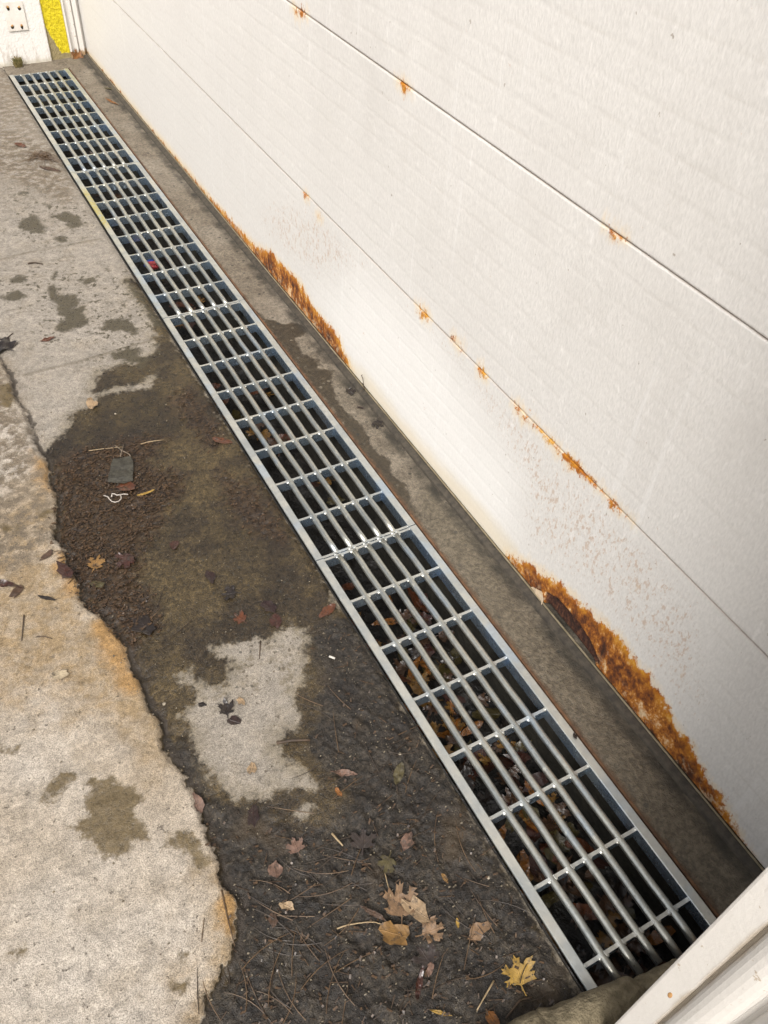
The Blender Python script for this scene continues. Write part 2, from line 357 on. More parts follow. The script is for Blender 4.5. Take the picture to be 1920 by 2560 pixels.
def mat_wall():
    s = NT('white_paint_masonry'); z = s.sep()[2]
    n = s.noise(6, 5, .6); n2 = s.noise(1, 4, .7, s.scaled((60, 60, 10))); n3 = s.noise(90, 4)
    c = s.mix(n, (.60, .575, .535), (.68, .655, .62))
    low = s.step(z, .17, .0)
    c = s.mix(s.m('MULTIPLY', s.step(s.m('ADD', n2, s.m('MULTIPLY', low, .16)), .6, .74), .6), c, (.40, .35, .29))
    c = s.mix(s.m('MULTIPLY', s.step(z, .025, -.005), .6), c, (.42, .38, .28))
    return s.done(c, .75, 0, s.bump(s.m('ADD', n3, s.noise(20, 4)), .0025))
def mat_yellow():
    s = NT('yellow_band'); p = s.sep(); n = s.noise(28, 6, .7); n3 = s.noise(90, 4)
    bare = s.mix(n, (.20, .155, .075), (.30, .25, .13))
    # the yellow paint: ends above the ground, eaten away at lower left
    xl = s.m('SUBTRACT', p[0], s.m('ADD', .106, s.m('MULTIPLY', s.m('SUBTRACT', .155, p[2]), .42)))
    zl = s.m('SUBTRACT', p[2], .022)
    xr = s.m('SUBTRACT', .215, p[0])
    d = s.m('MINIMUM', s.m('MINIMUM', xl, zl), xr)
    y = s.mask(d, n, .035, .003)
    c = s.mix(y, bare, s.mix(s.step(n3, .35, .6), (.46, .36, .0), (.60, .49, .005)))
    return s.done(c, .6, 0, s.bump(s.m('ADD', n3, n), .006))
def mat_jamb(name, basez, groove=None):
    s = NT(name); z = s.sep()[2]; n = s.noise(8, 5, .6); n2 = s.noise(60, 5, .7)
    c = s.mix(n, (.58, .55, .505), (.66, .63, .585))
    chips = s.m('MULTIPLY', s.step(s.noise(55, 3, .6), .68, .71), .8)
    c = s.mix(chips, c, (.36, .28, .19))
    low = s.step(s.m('ADD', z, s.m('MULTIPLY', s.m('SUBTRACT', n2, .5), .06)), basez, basez - .02)
    c = s.mix(s.m('MULTIPLY', low, .85), c, s.mix(n2, (.22, .10, .03), (.42, .27, .10)))
    if groove is not None:
        g = s.m('ABSOLUTE', s.m('SUBTRACT', s.sep()[1], groove))
        c = s.mix(s.m('MULTIPLY', s.step(s.m('ADD', g, s.m('MULTIPLY', s.m('SUBTRACT', s.noise(12, 5, .7), .5), .012)), .008, .001), .7), c, (.34, .27, .18))
        c = s.mix(s.m('MULTIPLY', s.step(s.noise(1, 5, .75, s.scaled((40, 40, 7))), .60, .72), .45), c, (.36, .33, .28))
    return s.done(c, .42, 0, s.bump(n2, .0015, .6))
def leafmat(name, c, wet=False):
    s = NT('leaf_' + name); o = s.obj(); n = s.noise(9, 5, .65, s.scaled((4, 4, 4), o)); x = s.m('ABSOLUTE', s.sep(o)[0]); yv = s.sep(o)[1]
    d = tuple(v * .45 for v in c); l = tuple(min(1, v * 1.35 + .01) for v in c)
    col = s.mix(s.step(n, .3, .7), c, d); col = s.mix(s.step(n, .55, .75), col, l)
    # veins: midrib and side veins
    wv = s.m('ABSOLUTE', s.m('SINE', s.m('MULTIPLY', s.m('SUBTRACT', yv, x), 330)))
    v = s.m('MAXIMUM', s.step(x, .0012, .0004), s.m('MULTIPLY', s.step(wv, .18, .05), .6))
    col = s.mix(s.m('MULTIPLY', v, .35), col, l)
    col = s.mix(s.m('MULTIPLY', s.step(s.noise(70, 5, .7), .52, .66), .8), col, (.030, .022, .015))
    return s.done(col, .32 if wet else .62, 0, s.bump(s.m('ADD', n, s.m('MULTIPLY', v, .6)), .002, .7))
M = dict(pav=mat_pavement(), thr=mat_threshold(), ground=mat_ground(), door=mat_door(), galv=mat_galv(), galv_shade=mat_galv('shaded_galv', True), rod=mat_galv('rod_steel', False, True), wall=mat_wall(), yellow=mat_yellow(),
         jamb=mat_jamb('jamb_paint', .035), jamb2=mat_jamb('near_jamb_paint', .06, -4.8925),
         seal=mat_plain('rubber_seal', (.026, .021, .015), (.058, .047, .033), 60, .75, 0, .003),
         bead=mat_plain('tan_edge', (.13, .105, .06), (.21, .17, .11), 40, .7),
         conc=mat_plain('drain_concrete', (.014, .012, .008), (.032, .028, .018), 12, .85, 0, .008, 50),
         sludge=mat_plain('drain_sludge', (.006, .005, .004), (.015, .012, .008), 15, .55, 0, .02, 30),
         rust=mat_plain('rusty_angle', (.05, .024, .012), (.13, .062, .026), 30, .85, 0, .004),
         bag=mat_plain('beige_fabric', (.085, .068, .038), (.185, .150, .092), 55, .92, 0, .010, 130),
         twig=mat_plain('twig_bark', (.03, .019, .011), (.065, .04, .022), 40, .7),
         straw=mat_plain('pale_straw', (.20, .14, .07), (.32, .24, .14), 40, .6),
         needle=mat_plain('needle_brown', (.055, .031, .015), (.115, .07, .034), 40, .55),
         needled=mat_plain('needle_dark', (.018, .011, .007), (.04, .026, .014), 40, .45),
         white=mat_plain('white_scrap', (.48, .45, .40), (.36, .33, .28), 40, .7),
         peb=mat_plain('pale_pebble', (.20, .17, .125), (.28, .24, .18), 80, .7),
         maskm=mat_plain('mask_fabric', (.045, .041, .029), (.017, .014, .009), 90, .5, 0, .003, 120),
         loop=mat_plain('elastic_white', (.30, .26, .22), (.42, .38, .34), 60, .6),
         looptan=mat_plain('elastic_tan', (.13, .10, .07), (.18, .14, .10), 60, .6),
         blue=mat_plain('wrapper_blue', (.02, .04, .28), (.03, .07, .36), 50, .3),
         red=mat_plain('wrapper_red', (.42, .03, .04), (.50, .10, .10), 50, .3),
         green=mat_plain('weed_green', (.11, .105, .03), (.22, .17, .07), 60, .7),
         deb=mat_plain('litter_shreds', (.010, .006, .004), (.085, .048, .022), 160, .4),
         grav=mat_plain('gravel_grains', (.015, .013, .011), (.22, .18, .12), 300, .5, 0, .001),
         screw=mat_plain('rusty_screw', (.34, .15, .04), (.50, .30, .12), 80, .85),
         plaster=mat_plain('plate_paint', (.64, .61, .56), (.56, .52, .46), 15, .6))

# ---------------------------------------------------------------- setting: ground
CRACK = [gp(*p) for p in [(-220, 560), (-80, 800), (0, 907), (18, 932), (36, 990), (50, 1008), (72, 1055), (77, 1089), (112, 1145), (127, 1208), (141, 1231), (137, 1347), (170, 1378), (180, 1430), (204, 1475), (216, 1517), (258, 1536),
        (285, 1571), (316, 1625), (343, 1687), (374, 1764), (398, 1822), (420, 1866), (455, 1935), (494, 2031), (532, 2093), (548, 2166), (567, 2220), (592, 2255), (582, 2321), (582, 2379), (555, 2436), (517, 2514), (501, 2560), (470, 2680), (430, 2850)]]
SLAB = CRACK + [(-6, CRACK[-1][1] - 1), (-6, CRACK[0][1] + .2)]
A4 = (0, 560, 2.765); A2 = (0, 1000, 2.592); A3 = (400, 1400, 2.37); B4 = (0, 1800, 2.592)
WET = [gpoly([(383, 791), (391, 838), (400, 862), (380, 880), (340, 905), (300, 910), (253, 929), (240, 955), (231, 980), (289, 965), (344, 954), (398, 925), (375, 965), (300, 975), (235, 985), (217, 1016), (175, 1035), (181, 1055), (140, 1095), (112, 1120),
              (95, 1140), (100, 1300), (150, 1500), (300, 1700), (470, 2120), (520, 2300), (500, 2560), (560, 2700), (1500, 2560), (789, 1405), (404, 797), (330, 690), (311, 697), (362, 762)])]
DRY = [gpoly(p, *A3) for p in [
    [(800, 390), (880, 430), (870, 560), (860, 700), (780, 790), (830, 950), (720, 1020), (690, 1100), (760, 1200), (900, 1290), (930, 1340), (760, 1350), (700, 1340), (640, 1400), (540, 1410), (440, 1400), (330, 1290), (210, 1170), (190, 1000), (130, 920), (230, 780), (100, 680), (180, 650), (260, 740), (400, 740), (420, 600), (300, 520), (420, 490), (560, 440), (640, 470), (760, 380)],
    [(880, 1430), (900, 1460), (830, 1530), (790, 1490)]]]
MUD = [gpoly([(775, 1569), (830, 1545), (877, 1539), (1500, 2560), (1600, 2800), (420, 2800), (480, 2560), (560, 2440), (585, 2340), (560, 2180), (500, 2020), (480, 1960), (560, 2010), (650, 2030), (740, 2080), (830, 2060), (880, 2000), (830, 1930), (770, 1880), (790, 1780), (800, 1690)]),
       gpoly([(374, 1764), (400, 1815), (470, 1870), (500, 1950), (520, 2040), (490, 2040), (440, 1930)])]
LITTER = [gpoly([(148, 1150), (200, 1120), (269, 1104), (353, 1085), (430, 1090), (365, 1152), (462, 1188), (430, 1261), (377, 1345), (350, 1381), (350, 1442), (400, 1560), (330, 1620), (250, 1530), (190, 1490), (150, 1400), (140, 1300), (130, 1200)]),
          gpoly([(540, 1170), (620, 1200), (700, 1290), (720, 1350), (640, 1330), (570, 1260)]),
          gpoly([(420, 1000), (470, 960), (560, 1080), (530, 1130)])]
STAIN = [gpoly(p, *A4) for p in [
    [(480, 570), (580, 560), (570, 620), (615, 650), (600, 690), (480, 730), (390, 740), (380, 690), (450, 640), (390, 610)],
    [(320, 430), (370, 400), (400, 470), (540, 480), (540, 560), (420, 600), (340, 500)],
    [(760, 630), (800, 650), (900, 640), (960, 740), (930, 760), (840, 720), (710, 730), (715, 680)],
    [(70, 370), (130, 345), (190, 355), (160, 395), (90, 400)], [(0, 490), (120, 450), (185, 480), (120, 525), (20, 520)], [(350, 370), (390, 310), (385, 370), (370, 385)],
    [(540, 380), (640, 350), (680, 380), (600, 410)], [(760, 890), (870, 850), (980, 848), (960, 900), (1030, 925), (970, 990), (910, 940), (780, 925)],
    [(860, 370), (980, 480), (1060, 600), (1100, 640), (1150, 700), (1060, 700), (1000, 560), (900, 460)]]] + \
    [gpoly(p, 0, 0, 3.456) for p in [[(190, 1880), (300, 1840), (390, 1950), (380, 2010), (250, 1990), (150, 1960)], [(430, 1850), (560, 1820), (700, 1860), (690, 1930), (520, 1900)], [(470, 2040), (560, 2010), (580, 2080), (490, 2090)], [(140, 1650), (250, 1640), (250, 1665), (150, 1675)], [(380, 1750), (450, 1770), (420, 1800)], [(560, 1930), (660, 1900), (720, 1930), (640, 1960)]]]
STAIN_SLAB = [gpoly(p, *B4) for p in [
    [(570, 400), (700, 390), (870, 440), (925, 520), (880, 600), (870, 650), (940, 690), (960, 790), (860, 800), (830, 870), (760, 900), (640, 880), (610, 820), (500, 740), (480, 700), (560, 640)],
    [(1160, 715), (1240, 740), (1290, 830), (1350, 940), (1300, 970), (1200, 870), (1140, 840), (1060, 850), (1110, 790)],
    [(400, 335), (490, 340), (480, 390), (420, 450), (380, 510), (320, 560), (270, 510), (340, 420)],
    [(-60, 210), (0, 195), (140, 190), (120, 225), (0, 245), (-60, 240)], [(1115, 1715), (1150, 1710), (1150, 1745), (1120, 1745)], [(1170, 1715), (1210, 1715), (1200, 1760), (1165, 1745)],
    [(1190, 1530), (1225, 1525), (1220, 1560), (1190, 1560)], [(60, 1530), (130, 1480), (180, 1500), (110, 1560)]]] + \
    [gpoly(p, *A2) for p in [[(0, 840), (130, 820), (130, 860), (40, 875), (0, 860)], [(250, 750), (380, 710), (380, 740), (260, 780)]]] + [gpoly([(0, 970), (30, 960), (45, 1000), (30, 1025), (0, 1020)])]
OCHRE = [gpoly([(-150, 1390), (60, 1240), (140, 1190), (140, 1380), (215, 1520), (345, 1690), (385, 1800), (330, 1830), (220, 1770), (100, 1740), (0, 1750), (-150, 1700)]),
         gpoly([(340, 1860), (400, 1840), (410, 1900), (350, 1905)]), gpoly([(545, 2210), (600, 2250), (590, 2400), (550, 2440), (520, 2400), (560, 2320)]),
         gpoly([(500, 2450), (560, 2430), (510, 2570), (460, 2560)])]
OCHRE2 = [gpoly([(255, 1540), (290, 1570), (345, 1690), (350, 1740), (300, 1720), (260, 1660), (235, 1580)]), gpoly([(80, 1130), (112, 1160), (140, 1240), (110, 1240), (95, 1180)]), gpoly([(150, 1380), (175, 1380), (215, 1500), (170, 1490), (140, 1420)]),
          gpoly([(560, 2200), (592, 2255), (582, 2330), (562, 2310), (566, 2250)])]
DIRT = [gpoly([(-200, 780), (20, 900), (75, 1060), (135, 1220), (135, 1360), (60, 1440), (-100, 1430)]), gpoly([(0, 330), (150, 380), (170, 500), (0, 420)])]
J1 = [gp(-80, 668), gp(0, 646), gp(100, 622), gp(250, 594)]; J2 = [gp(60, 935), gp(200, 900), gp(300, 870), gp(420, 838)]

X_GL, X_GR = -.1535, .1535
def h_left(x, y, full=False):
    sh = np.shape(x); x = np.ravel(x).astype(float); y = np.ravel(y).astype(float); P = np.stack([x, y], -1)
    jx = x + fbm(x, y, 17, 3, .5) * .014 + fbm(x, y, 90, 3, .6) * .009; jy = y + fbm(y + 5, x, 17, 3, .5) * .014 + fbm(y + 3, x, 90, 3, .6) * .009
    sl = np.clip(sdf(np.stack([jx, jy], -1), SLAB), -.4, .4)
    wet = sdfs(P, WET); dry = sdfs(P, DRY); mud = sdfs(P, MUD)
    wet = np.where(sl > 0, -np.abs(sl) - .01, wet)
    wet = np.minimum(wet, -dry); mud = np.where(sl > .0, -.06 - sl, np.minimum(mud, -dry))
    t = np.clip((sl + .004) / .014, 0, 1); t = t * t * (3 - 2 * t)
    z = -.006 + t * (.015 + .004 * fbm(x, y, 25, 3))
    z += np.where(sl > 0, .004 * np.exp(-sl / .02) * (fbm(x, y, 60, 3)), 0)
    z -= .007 * np.exp(-((sl + .012) / .010) ** 2) * (.6 + fbm(x, y, 20, 2))
    z += .0022 * fbm(x, y, 9, 5, .55) + .0012 * fbm(x, y, 90, 3)
    md = np.clip(mud / .06 + .5, 0, 1)
    r = fbm(x, y, 34, 4, .62); rid = 1 - np.abs(fbm(x + .4 * y, y * .55, 26, 3)) * 2.6
    z += md * ((.0075 * r + .005 * rid) * (.45 + 1.1 * np.clip(.5 + 1.6 * fbm(x, y, 5, 2), 0, 1)) - .003 + .0048 * fbm(x, y, 120, 3, .6))
    lit = sdfs(P, LITTER); lm = np.clip(lit / .05 + .5, 0, 1) * (sl < 0)
    z += lm * .006 * fbm(x, y * 2, 60, 4, .65)
    for J, s in ((J1, 1), (J2, 1)):
        d = sdf(P, J, False); z += np.where(sl < 0, .0050 * np.exp(-(d / .006) ** 2), 0)
    z -= .006 * np.exp(-((x - X_GL) / .012) ** 2)
    z = np.minimum(z, .03)
    if not full: return z.reshape(sh)
    stn = np.maximum(np.where(sl < 0, sdfs(P, STAIN), -.2), np.where(sl > 0, sdfs(P, STAIN_SLAB), -.2))
    och = np.where(sl > 0, sdfs(P, OCHRE), -.2); och2 = np.where(sl > 0, sdfs(P, OCHRE2), -.2)
    agg = np.clip(.5 + sdfs(P, [gpoly([(450, 1350), (800, 1420), (800, 1700), (560, 1760), (450, 1660)])]) / .12, 0, 1) * .8 + .25
    dirt = np.clip(.5 + sdfs(P, DIRT) / .1, 0, 1) + np.clip((y + 2.0) / 1.6, 0, 1) * .75
    return z.reshape(sh), dict(slab=sl, crack=np.abs(sl + .008), wet=wet, mud=mud, litter=np.where(sl > .0, -.1, lit), stain=stn, ochre=och, ochre2=och2, agg=np.where(sl < 0, agg, .05), dirt=dirt, joint=np.where(sl < 0, np.maximum(np.exp(-(sdf(P, J1, False) / .0055) ** 2), np.exp(-(sdf(P, J2, False) / .0055) ** 2)), 0))
YN, YF, XW = -5.25, .26, -1.75
def spaced(a, b, f):
    v = [a]
    while v[-1] < b: v.append(v[-1] + f(v[-1]))
    v = np.array(v); return a + (v - a) * (b - a) / (v[-1] - a)
ys = spaced(YN, YF, lambda y: .0042 + .0020 * max(0, (y + 4.6)))
xs = np.concatenate([spaced(XW, -1.15, lambda x: .012)[:-1], spaced(-1.15, X_GL, lambda x: .0045)])
X, Y = np.meshgrid(xs, ys); Z, at = h_left(X, Y, True)
edge = np.clip(np.minimum((X - XW) / .15, np.minimum((Y - YN) / .1, (YF - Y) / .04)), 0, 1); Z = Z * edge - .006 * (1 - edge)
put(link('pavement', grid_mesh('pavement', X, Y, Z, at, M['pav'])), 'structure')
ZG = Z
def gz(x, y):
    i = min(max(np.searchsorted(ys, y), 1), len(ys) - 1); j = min(max(np.searchsorted(xs, x), 1), len(xs) - 1)
    return float(max(ZG[i, j], ZG[i - 1, j], ZG[i, j - 1], ZG[i - 1, j - 1]))
# strip under the door
C6 = (600, 560, 4.608); C5 = (480, 640, 2.765)
WET_R = [gpoly([(643, 777), (665, 792), (704, 807), (761, 807), (763, 829), (735, 844), (756, 885), (802, 898), (795, 916), (832, 925), (830, 955), (842, 1002), (880, 1040), (907, 1067), (928, 1110), (979, 1154), (979, 1183), (1015, 1215), (1050, 1290), (1030, 1300), (820, 1010), (608, 752)])]
DAMP_R = [gpoly([(1040, 1250), (1080, 1210), (1290, 1450), (1900, 2150), (1800, 2350), (1037, 1313)])]
xs2 = spaced(X_GR, .46, lambda x: .0045); ys2 = spaced(YN, YF, lambda y: .005 + .002 * max(0, (y + 4.4)))
X2, Y2 = np.meshgrid(xs2, ys2); P2 = np.stack([X2.ravel(), Y2.ravel()], -1)
Z2 = -.004 + .0018 * fbm(X2, Y2, 9, 4) + .0012 * fbm(X2, Y2, 80, 3) - .004 * np.exp(-((X2 - X_GR) / .004) ** 2)
rustR = (.168 - X2) * 1.0 - .006 + np.clip(-(Y2 + 2.6), -2, 1) * .005 - np.clip((Y2 + 2.2), 0, 2) * .01
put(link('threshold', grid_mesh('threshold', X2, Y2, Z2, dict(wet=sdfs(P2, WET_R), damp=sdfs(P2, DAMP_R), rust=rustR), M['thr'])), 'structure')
for nm_, ya_, yb_ in (('apron', .0045, YF), ('apron', YN, -4.9005)):
    xa_ = np.linspace(X_GL, X_GR, 60); ya_ = np.linspace(ya_, yb_, 60); X3, Y3 = np.meshgrid(xa_, ya_); Z3 = -.0055 + .0016 * fbm(X3, Y3, 12, 4) + .001 * fbm(X3, Y3, 90, 2); o3 = np.full(X3.shape, -.2)
    put(link(nm_, grid_mesh(nm_, X3, Y3, Z3, dict(wet=o3, damp=o3, rust=o3), M['thr'])), 'structure')
# far sheet round the detailed patch
bm = bmesh.new()
for x0, x1, y0, y1 in [(-150, XW, -150, 150), (.46, 150, -150, 150), (XW, .46, YF, 150), (XW, .46, -150, YN)]:
    bm.faces.new([bm.verts.new(p) for p in ((x0, y0, -.006), (x1, y0, -.006), (x1, y1, -.006), (x0, y1, -.006))])
put(obj('ground', bm, M['ground']), 'structure')

# ---------------------------------------------------------------- drain channel
YD0, YD1 = .004, -4.90
ch = empty('drain_channel', (0, 0, -.25), 'concrete lined drain trench running along the foot of the garage door', 'drain')
off = Vector((0, 0, .25))
def child(name, bm, mat, par, smooth=False):
    bmesh.ops.translate(bm, verts=bm.verts[:], vec=-par.location); return obj(name, bm, mat, par, smooth)
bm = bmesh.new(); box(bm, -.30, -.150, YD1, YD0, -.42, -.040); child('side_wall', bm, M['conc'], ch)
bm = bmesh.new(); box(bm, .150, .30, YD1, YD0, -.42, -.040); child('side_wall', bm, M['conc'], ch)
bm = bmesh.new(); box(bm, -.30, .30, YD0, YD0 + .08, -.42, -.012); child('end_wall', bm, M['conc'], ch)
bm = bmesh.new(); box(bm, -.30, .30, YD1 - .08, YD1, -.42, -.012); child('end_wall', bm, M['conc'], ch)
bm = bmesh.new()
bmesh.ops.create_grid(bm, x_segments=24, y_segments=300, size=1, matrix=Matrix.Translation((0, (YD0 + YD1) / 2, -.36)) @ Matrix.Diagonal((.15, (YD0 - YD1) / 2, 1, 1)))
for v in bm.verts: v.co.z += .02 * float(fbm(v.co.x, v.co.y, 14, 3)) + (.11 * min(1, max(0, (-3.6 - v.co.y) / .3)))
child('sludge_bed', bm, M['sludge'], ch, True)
for sx in (-1, 1):
    bm = bmesh.new()
    a, b = (X_GR - .0008, X_GR + .0042)
    b = a + (.005 if sx > 0 else .003); tz = .0005 if sx > 0 else -.008
    pr = [(a * sx, -.040), (b * sx, -.040), (b * sx, tz), (a * sx, tz)]
    extrude(bm, pr, YD1, YD0, 'y')
    child('edge_angle', bm, M['rust'] if sx > 0 else M['sludge'], ch)

# ---------------------------------------------------------------- grates
W2, RAIL, LSEC = .1493, .0209, 1.2179
ROD_X = [-W2 + RAIL + (2 * W2 - 2 * RAIL) * (k + 1) / 6 for k in range(5)]; RR = .0083
def grate(y0, length, cell, ncross, end_plate, label, rods_end=None):
    g = empty('drain_grate', (0, y0, 0), label, 'drain grate', 'galvanised grate sections over the drain')
    ya, yb = -.0012, -length + .0012
    for sx in (-1, 1):
        bm = bmesh.new(); a, b = W2 - RAIL, W2
        extrude(bm, [(sx * a, -.036), (sx * a, -.0015), (sx * (a + .0015), 0), (sx * (b - .001), 0), (sx * b, -.001), (sx * b, -.0058), (sx * (a + .005), -.0058), (sx * (a + .005), -.036)], yb, ya, 'y')
        bm.normal_update()
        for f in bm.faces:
            if abs(f.normal.z) < .3 and f.calc_center_median().z < -.004: f.material_index = 1  # low side faces take the steel with shade in its colour
        obj('side_rail', bm, [M['galv'], M['galv_shade']], g)
    for i, x in enumerate(ROD_X):
        bm = bmesh.new(); e = yb if rods_end is None else -rods_end[i]
        s0 = -.006; n = 26; pts = [(x + .0006 * math.sin(k * 1.7 + i), s0 + (e + (.006 if end_plate else 0) - s0) * k / n, -RR - .0002 + .0004 * math.sin(k * 2.3 + i * 2)) for k in range(n + 1)]
        tube(bm, pts, RR, 12); obj('rod', bm, M['rod'], g, True)
    def plate(y, t):
        bm = bmesh.new(); top = []
        stops = [-W2 + RAIL + .0003] + ROD_X + [W2 - RAIL - .0003]
        for k in range(6):
            a = stops[k] + (RR * .6 if k else 0); b = stops[k + 1] - (RR * .6 if k < 5 else 0)
            for u in (0, .08, .16, .26, .4, .6, .74, .84, .92, 1):
                e = min(u, 1 - u); sag = .0048 * min(1, e / .22) ** .6
                top.append((a + (b - a) * u, -.0012 - sag * (.4 if t > .006 else 1)))
            if k < 5: top.append((ROD_X[k], -.003))
        pr = top + [(W2 - RAIL - .0003, -.034), (-W2 + RAIL + .0003, -.034)]
        extrude(bm, pr, y - t / 2, y + t / 2, 'y')
        bm.normal_update()
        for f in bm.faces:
            if abs(f.normal.y) > .9: f.material_index = 1  # front and back faces take the painted-shade steel, top stays light
        for x in ROD_X:
            for s in (-1, 1):
                sx = random.choice((-1, 1)) * .0062
                r = random.uniform(.0038, .0060)
                bmesh.ops.create_icosphere(bm, subdivisions=2, radius=r, matrix=Matrix.Translation((x + s * .0070, y - random.uniform(.0, .003), -.0062)) @ Matrix.Diagonal((1.2, 1.25, .8, 1)))
        for x in (stops[0] + .001, stops[-1] - .001):
            bmesh.ops.create_icosphere(bm, subdivisions=2, radius=.0045, matrix=Matrix.Translation((x, y, -.0055)))
        o = obj('cross_bar', bm, [M['galv'], M['galv_shade']], g)
        me = o.data; me.polygons.foreach_set('use_smooth', [len(p.vertices) == 3 for p in me.polygons])
    plate(-.0050, .007)
    for k in range(ncross): plate(-(k + 1) * cell, .0074)
    if end_plate: plate(-length + .0050, .007)
    return g
grate(0, LSEC, LSEC / 8, 7, True, 'farthest galvanised steel grate section, ending at the white pier')
grate(-LSEC, LSEC, LSEC / 8, 7, True, 'second grate section from the far end, yellow paint on its left rail')
grate(-2 * LSEC, LSEC, LSEC / 8, 7, True, 'third grate section from the far end, beside the dark wet patch')
grate(-3 * LSEC, 1.175, .15594, 7, False, 'nearest grate section with rods cut off short by the white jamb', [1.152, 1.150, 1.153, 1.165, 1.165])

# ---------------------------------------------------------------- garage door
DX = .3
door = empty('garage_door', (DX, -2.4, 0), 'cream white sectional garage door with rust along its bottom edge', 'garage door')
Z1, Z2_ = .4537, .9562
SEAMS = [.006, Z1, Z2_, 1.46, 1.963, 2.466]
RUST = [wpoly([(1262, 1396), (1267, 1386), (1308, 1399), (1394, 1452), (1455, 1513), (1510, 1553), (1561, 1609), (1607, 1675), (1622, 1687), (1646, 1729), (1690, 1806), (1726, 1866), (1762, 1933), (1800, 1990), (1850, 2085), (1885, 2150), (1830, 2135), (1700, 1990), (1580, 1850), (1450, 1680), (1340, 1530)]),
        wpoly([(545, 515), (600, 575), (638, 612), (655, 622), (678, 628), (695, 650), (725, 678), (750, 704), (766, 736), (790, 776), (825, 818), (846, 842), (860, 876), (882, 925), (850, 910), (780, 830), (700, 730), (620, 630)]),
        ] + [wpoly([(x + dx * k, y + dy * k) for dx, dy in ((-.8, -1), (.3, -.9), (1, .4), (.7, 1), (-.4, .6))]) for x, y, k in
             [(1060, 785, 14), (1048, 770, 9), (1145, 855, 8), (1149, 870, 6), (1205, 932, 12), (1297, 1025, 12), (1305, 1040, 9), (765, 489, 4), (797, 545, 5), (1137, 852, 5)]]
def seam_rust(x0, y0, x1, y1, w):
    w *= .55 if y0 < 700 else 1
    n = 10; top = []; bot = []
    for k in range(n + 1):
        t = k / n; a = wp(x0 + (x1 - x0) * t, y0 + (y1 - y0) * t); top.append((a[0], a[1] + .001)); bot.append((a[0], a[1] - w * math.sin(math.pi * min(1, t * 1.1 + .06)) - .001))
    return top + bot[::-1]
RUST += [seam_rust(1340, 1062, 1500, 1222, .014), seam_rust(1500, 1222, 1575, 1295, .006), seam_rust(730, 14, 765, 36, .03), seam_rust(998, 202, 1022, 221, .016), seam_rust(1525, 573, 1558, 597, .010)]
HOLE = [wpoly([(1363, 1479), (1393, 1497), (1441, 1551), (1471, 1596), (1497, 1653), (1495, 1664), (1480, 1655), (1460, 1632), (1429, 1596), (1400, 1565), (1381, 1545), (1360, 1522)])]
SPECK = [wpoly([(690, 470), (770, 490), (920, 640), (1080, 790), (1300, 1020), (1520, 1240), (1760, 1490), (1800, 1800), (1720, 1830), (1640, 1700), (1500, 1530), (1400, 1440), (1300, 1360), (1290, 1200), (1180, 1000), (1060, 830), (930, 690), (800, 720), (720, 660), (660, 600), (640, 520)])]
WHITER = [wpoly([(800, 745), (900, 705), (1060, 815), (1180, 1000), (1285, 1200), (1290, 1330), (1240, 1360), (1050, 1160), (880, 950)])]
CREAM = [wpoly([(850, 880), (920, 940), (1060, 1110), (1290, 1370), (1270, 1420), (1180, 1300), (1000, 1100), (860, 930)]), wpoly([(220, 125), (480, 430), (560, 535), (470, 450), (210, 140)])]
GH = .0504
def door_surface(Yy, Zz, z0, z1):
    sh = Yy.shape; P = np.stack([Yy.ravel(), Zz.ravel()], -1)
    ph = ((Zz - z0) / ((z1 - z0) / 9)); fr = np.abs(ph - np.round(ph)) * (z1 - z0) / 9
    inner = (np.round(ph) > .5) & (np.round(ph) < 8.5)
    gr = np.exp(-(fr / .0028) ** 2) * inner
    dx = .00042 * gr
    e = np.minimum(Zz - z0, z1 - Zz); dx = dx + np.where(Zz > .6, .0022, .0015) * np.clip(1 - e / .0032, 0, 1) ** 1.5
    dx = dx + .0009 * fbm(Yy, Zz, 1.8, 2)
    seam_dark = np.exp(-((Zz - Z1) / .0032) ** 2) * .8 + np.exp(-((Zz - Z2_) / .0022) ** 2) * .8 + np.exp(-((Zz - 1.46) / .003) ** 2) * .8
    at = dict(groove=gr, seam=seam_dark)
    hole = sdfs(P, HOLE, .1).reshape(sh); rust = sdfs(P, RUST, .2).reshape(sh)
    if z0 < .1:
        low = .018 - Zz - .010 * fbm(Yy, Zz, 8, 3)
        lowm = np.where((Yy < -3.05) | (Yy > -1.1), low, -.1) ; rust = np.maximum(rust, np.where(Yy > -1.9, low - .004 + .012 * np.clip((Yy + 1.2) / -.7, -.3, 1), low - .25))
    dx = dx + .012 * np.clip(hole / .008 + .3, 0, 1)
    rm = np.clip(rust / .03, 0, 1) * (hole < 0); dx = dx - rm * .0012 * fbm(Yy, Zz, 60, 4, .6)
    at.update(rust=rust, hole=hole, speck=sdfs(P, SPECK, .2), clean=sdfs(P, WHITER, .2), cream=sdfs(P, CREAM, .2), grime=np.clip((Zz - .45) / .4, 0, 1))  # clean: mask of the soft white patch low on the door
    return DX + dx, at
DY0, DY1 = -4.86, .20
